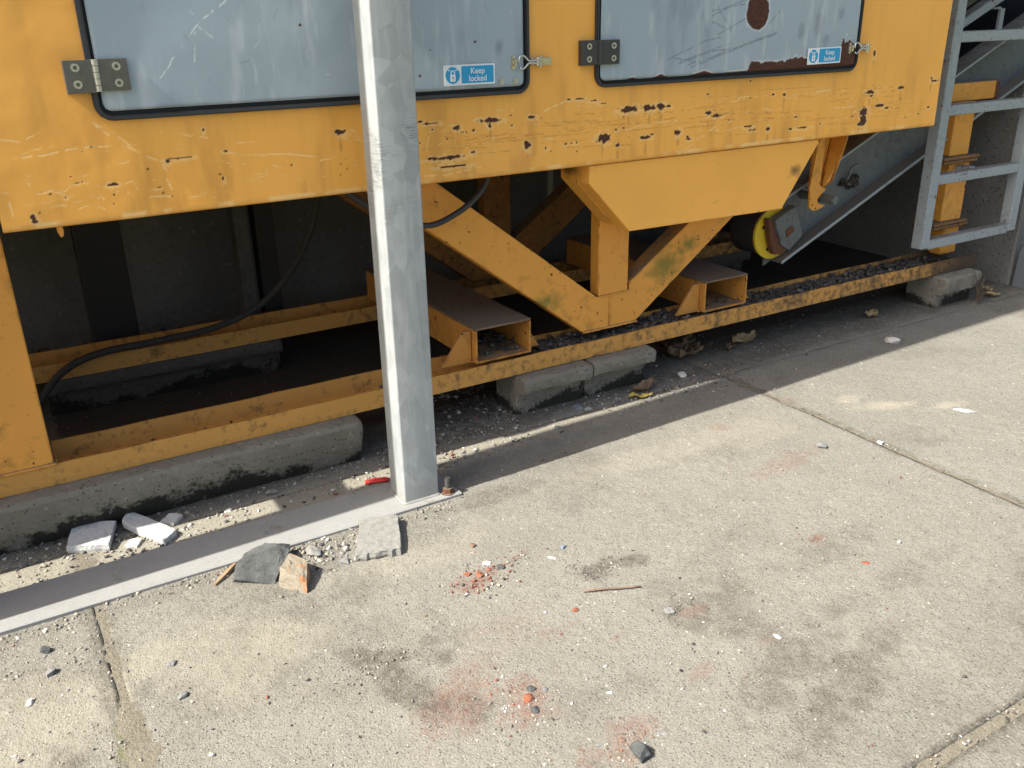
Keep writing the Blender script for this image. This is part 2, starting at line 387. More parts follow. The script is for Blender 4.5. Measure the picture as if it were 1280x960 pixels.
c = t.mix(a, c, (.13, .135, .035))
t.set('Base Color', c); t.set('Roughness', .93); t.set('Specular IOR Level', .2)
h = t.math('ADD', t.math('MULTIPLY', n2, 1.3), t.math('MULTIPLY', n3, .55))
h = t.math('ADD', h, t.math('MULTIPLY', inside, t.math('SUBTRACT', sr.outputs[0], .5)))
t.bump(h, .85, .0055); M['yard'] = t.m
t = NT('yard_dirt'); n1 = t.noise(9, det=6, rough=.65); n2 = t.noise(120, det=4, rough=.7)
c = t.mix(n1, (.15, .135, .10), (.235, .21, .163)); c = t.mix(t.math('MULTIPLY', t.ramp(n2, [(.45, 0.), (.7, 1.)]), .6), c, (.10, .088, .066))
t.set('Base Color', c); t.set('Roughness', .96); t.set('Specular IOR Level', .15); t.bump(t.math('ADD', n2, n1), .8, .008); M['dirt'] = t.m
def m_grit(name, cols):
    t = NT(name); r, g, b, a, cc = t.attr('tint')
    n = t.noise(60, det=4); t.set('Base Color', t.mix(n, t.mix(1, cc, (.72, .72, .72), 'MULTIPLY'), cc)); t.set('Roughness', .9); t.bump(n, .4, .004); return t.m
M['grit'] = m_grit('loose_grit', None)

# ------------------------------------------------------------------ ground
bm = B(); g = 80
vs = [bm.verts.new(p) for p in ((-g, -g, -.012), (g, -g, -.012), (g, g, -.012), (-g, g, -.012))]; bm.faces.new(vs)
ground = obj('ground', bm, M['yard'], loc=(0, 0, -.012)); tag(ground, 'broad concrete yard running out beyond the slabs in front of the machine', None, kind='structure')
xs, ys = np.meshgrid(np.linspace(-2.7, 5.45, 500), np.linspace(-1.2, 4.7, 360))
zs = -.0035+.0035*np.exp(-((xs-.053)/.05)**2)+.005*(fbm(xs, ys, 13, 14)-.5)+.003*(fbm(xs, ys, 40, 15)-.5)
jd = link_mesh('joint_dirt', grid_mesh('joint_dirt', np.stack([xs, ys, zs], -1)), M['dirt']); tag(jd, 'gritty dirt filling the joints between the concrete slabs', None, kind='structure')

XJ = [-2.617, .053, 2.72, 5.39]; YJ = [-1.1, .82, 2.745, 4.66]
def blob(X, Y, cx, cy, rx, ry, ang=0, rag=.5, f=9, seed=0):
    c, s = cos(ang), sin(ang); u = ((X-cx)*c+(Y-cy)*s)/rx; v = (-(X-cx)*s+(Y-cy)*c)/ry
    d = np.sqrt(u*u+v*v)+(fbm(X, Y, f, seed)-.5)*2*rag
    return sstep(1.0, .25, d)
RED = [(1.02, 1.95, .085, .05, .3, .95), (1.19, 1.99, .06, .025, .3, .6), (1.191, 1.516, .035, .014, .4, .9), (.72, 1.52, .20, .10, .6, .55), (.875, 1.44, .12, .08, .3, .85),
       (2.0, 1.566, .04, .03, 0, .8), (2.32, 1.98, .25, .07, .1, .42), (.98, 1.22, .16, .06, .4, .6), (1.52, 1.30, .05, .02, 0, .5), (2.33, 2.33, .07, .03, -.5, .5), (2.75, 2.38, .08, .035, -.6, .45), (1.05, 1.62, .1, .05, 0, .4), (1.45, 1.5, .06, .03, 0, .5), (.98, 1.72, .18, .1, 0, .25), (1.28, 1.3, .06, .03, 0, .4)]
DARK = [(.66, 1.76, .14, .05, -.5, .8), (.655, 1.62, .055, .13, .25, .75), (.74, 1.50, .05, .08, .3, .6), (.80, 1.77, .09, .05, 0, .5), (1.36, 1.80, .11, .05, -.2, .85), (1.40, 1.53, .05, .025, 0, .9), (1.48, 1.50, .18, .11, .2, .62),
        (1.52, 1.36, .07, .14, .4, .6), (1.5, 1.2, .3, .09, .3, .6), (1.62, 1.1, .35, .07, .35, .7), (1.45, 1.03, .2, .07, .2, .6), (.64, 2.10, .25, .07, .3, .35), (.5, 2.2, .25, .06, .35, .4), (-.1, 1.72, .1, .12, 0, .6), (1.95, 1.52, .2, .06, .1, .4), (2.05, 1.3, .2, .05, 0, .3), (1.3, 2.36, .25, .05, .05, .5), (2.1, 2.2, .3, .03, 0, .2)]
PALE = [(3.05, 2.12, .16, .06, -.3, .9), (3.2, 1.99, .2, .05, -.2, .85), (2.95, 2.25, .12, .05, 0, .7), (.35, 1.95, .35, .25, 0, .5), (.15, 2.05, .3, .12, .3, .5), (2.2, 2.25, .6, .14, .05, .4), (.9, 2.15, .4, .1, 0, .35), (1.9, 2.3, .7, .08, 0, .35), (-.1, 2.0, .2, .2, 0, .45)]
def slab(i, j, step):
    x0, x1, y0, y1 = XJ[i], XJ[i+1], YJ[j], YJ[j+1]
    nx = int((x1-x0)/step); ny = int((y1-y0)/step)
    X, Y = np.meshgrid(np.linspace(x0, x1, nx), np.linspace(y0, y1, ny))
    ex = np.minimum(X-x0, x1-X); ey = np.minimum(Y-y0, y1-Y)
    jn = fbm(X, Y, 14, 3); wob = (jn-.5)*.022
    sx = np.where(X-x0 < x1-X, 1, -1); low = Y-y0 < y1-Y; sy = np.where(low, 1, -1)
    yedge = np.where(low, y0, y1); gy = np.where(np.abs(yedge-.82) < .01, .014, .003)
    Xw = X+sx*(ex < 1e-6)*(.014+np.clip(wob, -.007, .012)); Yw = Y+sy*(ey < 1e-6)*(gy+np.clip(wob, -.002, .008))
    e = np.minimum(ex, np.where((Y > 2.6), 9, ey)); wid = .008+.03*sstep(.5, .8, fbm(X, Y, 11, 9))
    Z = (fbm(X, Y, 2.2, 1)-.5)*.006+(fbm(X, Y, 16, 4)-.5)*.0035-.008*sstep(1, 0, e/wid)*(.45+.9*fbm(X, Y, 22, 12))
    Z = np.where(np.minimum(ex, ey) < 1e-6, Z-.004, Z)
    A = np.zeros(X.shape+(4,))
    for k, (cx, cy, rx, ry, an, st) in enumerate(RED): A[..., 0] = np.maximum(A[..., 0], (.95 if rx < .1 else .8)*st*blob(X, Y, cx, cy, rx, ry, an, .75, 22, k))
    for k, (cx, cy, rx, ry, an, st) in enumerate(DARK): A[..., 1] = np.maximum(A[..., 1], (.85 if cx > 1.42 else 1.0)*st*blob(X, Y, cx, cy, rx*1.25, ry*1.3, an, .9, 13, k+20))
    A[..., 1] = np.maximum(A[..., 1], .8*sstep(1, 0, e/(.018+.06*fbm(X, Y, 7, 31)))*sstep(.2, .55, fbm(X, Y, 20, 33)))
    A[..., 1] = np.maximum(A[..., 1], .42*sstep(.58, .75, fbm(X, Y, 3.2, 61))*fbm(X, Y, 14, 62)+.30*sstep(1.6, .9, Y+.4*fbm(X, Y, 3, 63))*sstep(.9, 1.4, X))
    A[..., 1] = np.maximum(A[..., 1], .72*sstep(2.70, 2.86, Y+(fbm(X, Y, 6, 40)-.5)*.16))  # dirt beside the machine, made darker to deepen the shade there
    A[..., 1] = np.maximum(A[..., 1], sstep(2.95, 3.15, Y))  # darkness under the machine put into the slab colour along with its dirt
    A[..., 1] = np.maximum(A[..., 1], .6*sstep(.07, .0, np.abs(Y-2.37-.03*(fbm(X, Y, 9, 8)-.5)))*sstep(1.3, .9, X)*fbm(X, Y, 18, 2))
    jl = fbm(X, Y, 10, 71)
    A[..., 1] = np.maximum(A[..., 1], .80*sstep(.026, .013, np.abs(X-2.72)+.012*(jl-.5)))
    A[..., 1] = np.maximum(A[..., 1], .55*sstep(.045, .018, np.abs(X-.035)+.03*(jl-.5)))
    A[..., 1] = np.maximum(A[..., 1], .84*sstep(.040, .024, np.abs(Y-.815)+.016*(jl-.5)))
    for k, (cx, cy, rx, ry, an, st) in enumerate(PALE): A[..., 2] = np.maximum(A[..., 2], st*blob(X, Y, cx, cy, rx, ry, an, .8, 7, k+50))
    A[..., 2] = np.maximum(A[..., 2], .7*sstep(2.58, 2.64, Y)*sstep(2.80, 2.72, Y)*sstep(2.6, 1.9, X))
    A[..., 3] = .8*blob(X, Y, .035, 1.865, .03, .035, 0, .6, 30, 3)+.5*blob(X, Y, .03, 1.78, .03, .05, 0, .8, 30, 5)
    P = np.stack([Xw, Yw, Z], -1)
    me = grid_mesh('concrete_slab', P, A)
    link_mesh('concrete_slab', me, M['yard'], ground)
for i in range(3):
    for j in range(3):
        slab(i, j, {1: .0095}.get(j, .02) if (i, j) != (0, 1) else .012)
# ------------------------------------------------------------------ yellow machine
P0 = 2.70
mach = thing('yellow_machine', 'big yellow steel machine with scratched side panel and two grey locked doors', 'machine', (2, 3.3, .0))
def wear_sheet(x0, x1, z0, z1, step):
    nx = int(round((x1-x0)/step))+1; nz = int(round((z1-z0)/step))+1
    return np.meshgrid(np.linspace(x0, x1, nx), np.linspace(z0, z1, nz))
def add_blob(A, X, Z, cx, cz, rx, rz, ang=0, rag=.8, seed=0, ch=0, st=1, f=110, ramp=(1.0, .86)):
    r = max(rx, rz)*2.2+.004
    ix = np.where((X[0] > cx-r) & (X[0] < cx+r))[0]; iz = np.where((Z[:, 0] > cz-r) & (Z[:, 0] < cz+r))[0]
    if not len(ix) or not len(iz): return
    sl = (slice(iz[0], iz[-1]+1), slice(ix[0], ix[-1]+1)); x = X[sl]; z = Z[sl]
    c, s = cos(ang), sin(ang); u = ((x-cx)*c+(z-cz)*s)/rx; v = (-(x-cx)*s+(z-cz)*c)/rz
    d = np.sqrt(u*u+v*v)+(fbm(x, z, f, seed, 3)-.5)*2*rag
    A[sl+(ch,)] = np.maximum(A[sl+(ch,)], st*sstep(*ramp, d))
def add_line(A, X, Z, pts, w, ch, st=1, seed=0, gap=.3):
    for (xa, za), (xb, zb) in zip(pts[:-1], pts[1:]):
        r = w*3+.006; lo, hi = min(xa, xb)-r, max(xa, xb)+r; lz, hz = min(za, zb)-r, max(za, zb)+r
        ix = np.where((X[0] > lo) & (X[0] < hi))[0]; iz = np.where((Z[:, 0] > lz) & (Z[:, 0] < hz))[0]
        if not len(ix) or not len(iz): continue
        sl = (slice(iz[0], iz[-1]+1), slice(ix[0], ix[-1]+1)); x = X[sl]+(fbm(X[sl], Z[sl], 40, seed, 2)-.5)*.006; z = Z[sl]+(fbm(X[sl], Z[sl], 40, seed+9, 2)-.5)*.006
        dx, dz = xb-xa, zb-za; L = dx*dx+dz*dz+1e-9; t = np.clip(((x-xa)*dx+(z-za)*dz)/L, 0, 1)
        d = np.hypot(x-xa-t*dx, z-za-t*dz); k = sstep(gap, gap+.25, fbm(X[sl], Z[sl], 60, seed+4, 2))
        A[sl+(ch,)] = np.maximum(A[sl+(ch,)], st*sstep(w*1.15, w*.4, d)*k)

# paint chips (x, z, half width, half height) and scratches (polylines) on the panel and doors
RUST = [(0.48,1.152,0.0076,0.0065),(0.516,1.159,0.0375,0.0027),(0.326,1.104,0.0156,0.0048),(0.241,1.117,0.007,0.0026),(0.205,1.082,0.004,0.0042),(0.994,1.194,0.0195,0.0094),(0.627,1.091,0.0035,0.0068),(0.117,1.038,0.0087,0.0094),(0.12,1.027,0.0097,0.0042),(0.591,1.231,0.0034,0.0065),(0.645,1.167,0.0092,0.0033),(1.303,1.198,0.0259,0.0037),(1.268,1.206,0.0085,0.0037),(1.399,1.178,0.0149,0.0089),(1.527,1.194,0.0401,0.009),(1.523,1.176,0.0062,0.0116),(1.691,1.193,0.0178,0.0053),(1.669,1.1,0.0147,0.0148),(1.36,1.085,0.0683,0.0064),(1.384,1.055,0.057,0.0039),(1.457,1.095,0.0107,0.0052),(1.298,1.088,0.0145,0.0051),(1.843,1.241,0.0084,0.004),(1.891,1.241,0.0274,0.0034),(1.95,1.231,0.0244,0.0034),(1.988,1.219,0.0177,0.0027),(2.108,1.192,0.0458,0.0126),(2.205,1.19,0.0339,0.0114),(2.258,1.193,0.0229,0.0129),(2.296,1.192,0.0116,0.0058),(2.498,1.154,0.0164,0.0075),(2.541,1.141,0.0332,0.006),(1.991,1.098,0.0358,0.0169),(2.191,1.086,0.0247,0.0073),(2.221,1.094,0.0096,0.0044),(2.349,1.093,0.0158,0.0119),(2.721,1.088,0.0328,0.0039),(2.74,1.072,0.0198,0.0039),(2.827,1.074,0.0135,0.0095),(2.955,1.06,0.014,0.0049),(3.026,1.061,0.0356,0.0041),(3.395,1.1,0.031,0.0204),(3.403,1.066,0.026,0.0206),(3.38,1.051,0.0155,0.0103),(3.428,1.182,0.031,0.0084),(3.436,1.165,0.0104,0.0067),(2.061,1.068,0.0128,0.0072),(3.498,1.121,0.037,0.0068),(3.548,1.108,0.0134,0.0052),(2.404,1.063,0.0161,0.0038),(1.83,1.091,0.0086,0.0041),(1.854,1.092,0.0052,0.0042),(1.878,1.093,0.0052,0.0042),(1.746,1.084,0.005,0.0041),(3.422,1.339,0.0076,0.0146),(2.488,1.223,0.0081,0.0044),(2.709,1.262,0.0043,0.006),(3.628,1.191,0.019,0.0086),(3.859,1.208,0.0257,0.0053),(3.839,1.219,0.0085,0.0087),(2.981,1.107,0.0093,0.0048),(3.327,1.085,0.0076,0.0051),(2.904,1.2,0.0091,0.0078),(2.84,1.204,0.0089,0.0062),(2.052,1.124,0.0091,0.0028),(2.399,1.072,0.008,0.0045),(3.131,1.068,0.0073,0.0033),(3.841,1.093,0.0143,0.0054),(3.778,1.069,0.0085,0.0036),(1.309,1.178,0.0058,0.0025),(1.461,1.165,0.0061,0.0038),(1.419,1.163,0.006,0.0025),(1.61,1.17,0.0048,0.0026),(2.088,1.127,0.0073,0.0028),(2.61,1.12,0.0064,0.0031)]
SCRATCH = [[(0.298,1.275),(0.358,1.232),(0.411,1.181),(0.463,1.151),(0.474,1.128)],[(0.306,1.264),(0.362,1.217),(0.415,1.179)],[(0.103,1.197),(0.172,1.196),(0.233,1.207),(0.286,1.209),(0.347,1.208)],[(0.082,1.243),(0.129,1.234),(0.205,1.267)],[(0.206,1.1),(0.221,1.113),(0.255,1.116),(0.294,1.104),(0.341,1.1),(0.378,1.107),(0.388,1.084)],[(0.137,1.099),(0.173,1.103),(0.204,1.089)],[(0.324,1.08),(0.346,1.089),(0.365,1.077)],[(0.75,1.097),(0.773,1.115),(0.804,1.104)],[(0.652,1.16),(0.729,1.148),(0.817,1.144),(0.933,1.126)],[(0.471,1.105),(0.48,1.074)],[(0.643,1.206),(0.671,1.189),(0.734,1.186)],[(0.277,1.067),(0.289,1.08),(0.298,1.068)],[(0.434,1.105),(0.457,1.109)],[(0.419,1.058),(0.474,1.056)],[(0.07,1.083),(0.072,1.047)],[(0.162,1.06),(0.182,1.063),(0.201,1.061)],[(0.208,1.027),(0.23,1.035)],[(0.416,1.079),(0.455,1.077)],[(0.259,1.134),(0.269,1.138),(0.282,1.132)],[(0.117,1.144),(0.126,1.122)],[(0.477,1.234),(0.598,1.208)],[(2.573,1.205),(2.631,1.188),(2.701,1.2),(2.834,1.2),(3.004,1.196),(3.171,1.203)],[(2.451,1.092),(2.613,1.082),(2.684,1.091),(2.758,1.085)],[(2.752,1.143),(2.795,1.151),(2.872,1.139)],[(2.092,1.114),(2.153,1.133),(2.256,1.121)],[(1.74,1.212),(1.807,1.23),(1.846,1.241)],[(3.067,1.193),(3.17,1.207),(3.181,1.192)],[(3.213,1.196),(3.314,1.193)],[(2.644,1.201),(2.715,1.205)],[(2.242,1.137),(2.347,1.134)],[(3.142,1.129),(3.326,1.129)],[(1.933,1.167),(1.987,1.168)],[(2.329,0.996),(2.54,1.101)],[(1.402,1.224),(1.438,1.235)],[(1.501,1.184),(1.537,1.155),(1.54,1.089)],[(1.703,1.196),(1.792,1.226),(1.836,1.237)],[(1.274,1.034),(1.353,1.03),(1.486,1.044)],[(1.296,1.156),(1.284,1.115)],[(1.413,1.033),(1.455,1.038)],[(1.307,1.1),(1.356,1.098),(1.426,1.092)],[(1.325,1.064),(1.385,1.064)],[(1.724,1.114),(1.791,1.113)],[(1.554,1.223),(1.617,1.221)],[(1.451,1.196),(1.492,1.202)],[(0.924,1.113),(0.942,1.119),(0.958,1.114)],[(0.919,1.065),(0.953,1.065)],[(1.024,1.201),(1.045,1.192),(1.052,1.175)]]
D1S = [[(0.482,1.361),(0.547,1.438),(0.611,1.508),(0.696,1.568)],[(0.59,1.412),(0.604,1.494)],[(0.614,1.501),(0.656,1.466)]]
D2S = [[(2.27,1.358),(2.454,1.418),(2.527,1.425)],[(2.328,1.347),(2.577,1.405)],[(2.316,1.338),(2.484,1.379),(2.579,1.386)],[(2.474,1.501),(2.564,1.537),(2.637,1.555)],[(2.475,1.482),(2.573,1.448),(2.497,1.537)],[(2.382,1.326),(2.593,1.38),(2.815,1.433)],[(2.472,1.519),(2.632,1.541)],[(2.407,1.339),(2.814,1.437)],[(2.767,1.468),(2.819,1.515)],[(2.506,1.435),(2.637,1.489)],[(2.289,1.362),(2.407,1.344),(2.355,1.332)]]
X, Z = wear_sheet(.04, 3.904, 1.012, 1.66, .003)
A = np.zeros(X.shape+(4,))
for k, (cx, cz, rx, rz) in enumerate(RUST):
    big = rx > .012
    add_blob(A, X, Z, cx, cz, rx*.92, max(rz, .0027)*.92, 0, .75 if big else .45, k, 0, 1, 90 if big else 150)
    add_blob(A, X, Z, cx+.002, cz-.003, rx*1.3+.003, rz*1.35+.003, 0, .9, k+7, 1, .32, 70)
    if rz > .007: add_blob(A, X, Z, cx, cz-.035, .007, .035, 0, .7, k+3, 2, .55, 60, (1., .2))
rr = random.Random(4)
for k in range(45):
    x = rr.uniform(.1, 3.85); z = rr.triangular(1.02, 1.26, 1.1)
    add_blob(A, X, Z, x, z, rr.uniform(.0018, .0045), rr.uniform(.0015, .003), rr.uniform(-.4, .4), .5, k, 0, .9, 150)
for k, l in enumerate(SCRATCH): add_line(A, X, Z, l, .0023, 1, .7, k, .34)
for k in range(80):
    x = rr.uniform(.05, 3.85); z = rr.triangular(1.02, 1.25, 1.08); L = rr.uniform(.01, .09); d = rr.uniform(-.25, .25)
    add_line(A, X, Z, [(x, z), (x+L*.5, z+d*L*.5+rr.uniform(-.004, .004)), (x+L, z+d*L)], .0016, 1, rr.uniform(.2, .6), k, .38)
for k in range(30):                                    # curved rub marks
    x = rr.uniform(.05, 3.8); z = rr.uniform(1.03, 1.2); r = rr.uniform(.012, .04); a0 = rr.uniform(.1, .6)
    add_line(A, X, Z, [(x+r*cos(a0+i*.4), z+.6*r*sin(a0+i*.4)) for i in range(6)], .0018, 1, rr.uniform(.3, .75), k, .38)
for k in range(60):                                    # faint long scrapes
    x = rr.uniform(1.2, 3.6); z = rr.triangular(1.04, 1.24, 1.12); L = rr.uniform(.1, .45)
    add_line(A, X, Z, [(x, z), (x+L, z+rr.uniform(-.02, .02))], .0022, 2, rr.uniform(.3, .7), k, .35)
A[..., 2] = np.maximum(A[..., 2], .38*sstep(.5, .8, fbm(X, Z*.25, 16, 3))*sstep(1.6, 1.0, Z))
A[..., 2] = np.maximum(A[..., 2], .5*sstep(.012, .0, np.abs(Z-1.015))*fbm(X, Z, 30, 8))
A[..., 1] = np.maximum(A[..., 1], .5*sstep(.011, .002, np.abs(Z-1.017))*sstep(.45, .65, fbm(X, Z, 14, 18)))
dent = (fbm(X, Z, 3.1, 6, 2)-.5)*.007+(fbm(X, Z, 13, 16, 2)-.5)*.0014
Pn = np.stack([X, P0+dent, Z], -1)
lip = []
for k, (dy, dz) in enumerate(((.010, -.0075), (.004, -.005), (.0012, -.0025))):
    q = Pn[0].copy(); q[:, 1] += dy; q[:, 2] += dz; lip.append(q)
back = Pn[0].copy(); back[:, 1] += .06; back[:, 2] -= .0075
Pn = np.concatenate([np.array([back]+lip), Pn]); A = np.concatenate([np.repeat(A[:1], 4, 0), A])
link_mesh('side_panel', grid_mesh('side_panel', Pn, A), M['panel'], mach)
bm = B(); box(bm, .04, 3.904, 2.712, 4.6, 1.012, 1.62, .004); box(bm, .04, 3.904, 2.70, 4.6, 1.6602, 3.4, .006)
obj('body_shell', bm, M['yellow'], mach)
bm = B(); box(bm, -3.2, .034, 2.703, 4.6, 1.006, 3.4, .006); obj('body_shell', bm, M['yellow'], mach)

# doors with gasket, hinges, latch and safety label
def door(x0, x1, zb, seed, rust):
    zt = 2.3; X, Z = wear_sheet(x0, x1, zb, 1.66, .003); A = np.zeros(X.shape+(4,))
    A[..., 2] = .5*sstep(.55, .8, fbm(X, Z*.3, 9, seed))+.55*sstep(.018, .0, Z-zb)*fbm(X, Z, 14, seed+2)
    A[..., 1] = .35*sstep(.55, .8, fbm(X*3, Z*.5, 12, seed+5))
    rust(A, X, Z)
    r = .022                                                      # rounded lower corners
    cx = np.clip(X, x0+r, x1-r); cz = np.maximum(Z, zb+r); d = np.hypot(X-cx, Z-cz); f = np.where(d > r, r/np.maximum(d, 1e-6), 1)
    Xr = cx+(X-cx)*f; Zr = cz+(Z-cz)*f
    edge = sstep(.006, 0, np.minimum(np.minimum(X-x0, x1-X), Z-zb))
    Y = 2.686+.004*edge+(fbm(X, Z, 5, seed+1, 2)-.5)*.004
    me = grid_mesh('door', np.stack([Xr, Y, Zr], -1), A); d = link_mesh('door', me, M['door'], mach)
    bm = B(); box(bm, x0+.004, x1-.004, 2.692, 2.6985, zb+.004, 1.658)
    box(bm, x0, x1, 2.686, 2.6985, 1.6602, zt); obj('door_core', bm, M['grey_steel'], d)
    return d
def rust1(A, X, Z):
    for k, l in enumerate(D1S): add_line(A, X, Z, l, .0024, 1, .9, k, .38)
    for k in range(26):
        x = rr.uniform(.4, 1.6); z = rr.uniform(1.32, 1.6); L = rr.uniform(.01, .06); d = rr.uniform(-2, 2)
        add_line(A, X, Z, [(x, z), (x+L*.5, z+d*L*.5)], .0018, 2 if k % 2 else 1, rr.uniform(.3, .6), k, .3)
    add_blob(A, X, Z, 1.56, 1.42, .02, .035, 0, .6, 3, 2, .6, 30, (1., .3))
    for x, z in ((1.31, 1.42), (1.27, 1.345), (1.47, 1.44), (.9, 1.5)): add_blob(A, X, Z, x, z, .0045, .004, 0, .4, 3, 0, 1)
def rust2(A, X, Z):
    for k, l in enumerate(D2S): add_line(A, X, Z, l, .0026, 2, .8, k, .18)
    add_blob(A, X, Z, 2.705, 1.514, .062, .070, 0, .10, 5, 0, 1, 40, (1., .93)); add_blob(A, X, Z, 2.705, 1.514, .070, .078, 0, .14, 5, 1, .9, 40)
    prof = [(1.97, 0), (2.07, -.004), (2.11, .008), (2.15, -.004), (2.2, .0), (2.24, .012), (2.29, -.004), (2.37, .0), (2.45, .015), (2.5, .002), (2.6, .005), (2.67, .006), (2.69, .036), (2.83, .028), (2.93, .042), (3.0, .032), (3.17, .040), (3.2, .088), (3.24, .095), (3.285, .07), (3.3, .07)]
    zb = Z[0, 0]; px_ = np.interp(X, [p[0] for p in prof], [p[1] for p in prof])
    k = px_*(.75+.7*(fbm(X, Z, 55, 21)))-(Z-zb); A[..., 0] = np.maximum(A[..., 0], sstep(0, .003, k)*(px_ > .001)); A[..., 1] = np.maximum(A[..., 1], .8*sstep(-.006, -.001, k)*(px_ > .004))
    for cx, cz, rx, rz in ((3.05, 1.47, .035, .05), (3.1, 1.40, .03, .03), (2.95, 1.44, .02, .04), (3.17, 1.5, .02, .03)): add_blob(A, X, Z, cx, cz, rx, rz, 0, .7, 9, 2, .45, 25, (1., .3))
d1 = door(.339, 1.653, 1.297, 11, rust1); d1['label'] = 'wide blue-grey door crossed by one long scratch'
d2 = door(1.968, 3.288, 1.297, 23, rust2); d2['label'] = 'blue-grey door with a round rust spot and rusted lower edge'
def gasket(x0, x1, zb, d, wl, w, wr):
    o = rounded(x0, x1, zb, 2.33, .045, 7); i = rounded(x0+wl, x1-wr, zb+w, 2.33-w, .03, 7)
    bm = ring_y(B(), o, i, 2.682, 2.6995); bmesh.ops.bevel(bm, geom=[e for e in bm.edges if abs(e.verts[0].co.y-2.682) < 1e-5 and abs(e.verts[1].co.y-2.682) < 1e-5], offset=.003, segments=2, affect='EDGES')
    obj('gasket', bm, M['rubber'], d)
    bm = B(); box(bm, x0+.012, x1-.012, 2.6955, 2.6975, zb+.012, 2.30); obj('gap_shade', bm, M['black'], d)  # black sheet standing in for the shadow in the gap round the door
gasket(.316, 1.675, 1.272, d1, .0145, .013, .013); gasket(1.948, 3.302, 1.274, d2, .0115, .0115, .008)

def disc_y(bm, x, z, r, y0, y1, n=14, dome=0):
    prism_y(bm, [(x+r*cos(2*pi*k/n), z+r*sin(2*pi*k/n)) for k in range(n)], y0, y1); return bm
def hinge(x0, xm, x1, z0, z1, mat, raised):
    bm = B()
    if raised:
        box(bm, x0, xm-.006, 2.672, 2.6775, z0-.002, z1-.001, .0008); box(bm, x0, x0+.005, 2.6778, 2.70, z0-.002, z1-.001)
        box(bm, x0+.03, xm-.012, 2.678, 2.70, z0+.01, z1-.01)
    else: box(bm, x0, xm-.006, 2.674, 2.70, z0, z1, .0012)
    h = obj('hinge', bm, mat, mach)
    bm = B(); box(bm, xm+.006, x1, 2.6725, 2.684, z0+.001, z1, .0008); obj('hinge_leaf', bm, mat, h)
    bm = B(); n = 5
    for k in range(n):
        a = z0+(z1-z0)*k/n+.0006; b = z0+(z1-z0)*(k+1)/n-.0006; tube(bm, [(xm, 2.674, a), (xm, 2.674, b)], .0085, 12)
    obj('hinge_knuckle', bm, M['screw'] if raised else mat, h, smooth=40)
    for sx in (x0+.028, x1-.028):
        for sz in (z0+(z1-z0)*.25, z0+(z1-z0)*.76):
            y = 2.672 if raised or sx > xm else 2.674; c_ = lambda r_: [(sx+r_*cos(2*pi*k/18), sz+r_*sin(2*pi*k/18)) for k in range(18)]
            bm = ring_y(B(), c_(.0105), c_(.0050), y-.0035, y+.001)
            obj('screw', bm, M['screw'], h)
hinge(.258, .335, .414, 1.348, 1.429, M['hinge'], True); hinge(1.881, 1.957, 2.040, 1.351, 1.432, M['hinge_dark'], False)

def latch(x, z, worn=False):
    y = 2.681; bm = B(); prism_y(bm, rounded(x-.008, x+.008, z-.022, z+.022, .007, 4), y, 2.688); l = obj('latch', bm, M['chrome'], mach)
    bm = B(); w = [(x+.013, z), (x+.016, z+.016), (x+.028, z+.021), (x+.040, z+.014), (x+.052, z+.004), (x+.075, z+.004), (x+.092, z+.004)]
    loop = [(a, y-.012, b) for a, b in w]+[(a, y-.012, 2*z-b) for a, b in w[:0:-1]]
    tube(bm, spline(loop[:7], 4)+spline(loop[7:], 4), .0032, 8); obj('latch_wire', bm, M['chrome'], l, smooth=True)
    bm = B(); tube(bm, [(x+.003, y-.010, z-.012), (x+.003, y-.010, z+.012)], .004, 8); box(bm, x-.001, x+.007, y-.012, y+.002, z-.006, z+.006); obj('latch_hook', bm, M['chrome'], l)
    bm = B(); x1 = x+.122 if worn else x+.15
    box(bm, x+.072, x1, 2.687, 2.6995, z-.013, z+.012, .002); box(bm, x+.085, x+.112, 2.668, 2.687, z-.016, z+.014, .004); tube(bm, [(x+.098, 2.671, z-.019), (x+.098, 2.671, z+.018)], .0055, 8)
    prism_y(bm, [(x+.112, z-.010), (x1-.004, z-.013), (x1-.004, z+.012), (x+.112, z+.010)], 2.676, 2.686)
    obj('latch_body', bm, M['chrome'], l)
latch(1.610, 1.372); latch(3.243, 1.366, True)
for x in (1.564, 1.617):
    bm = B(); disc_y(bm, x, 1.314, .010, 2.681, 2.688, 16); disc_y(bm, x, 1.314, .0055, 2.679, 2.6812, 12); obj('rivet', bm, M['screw'], d1)

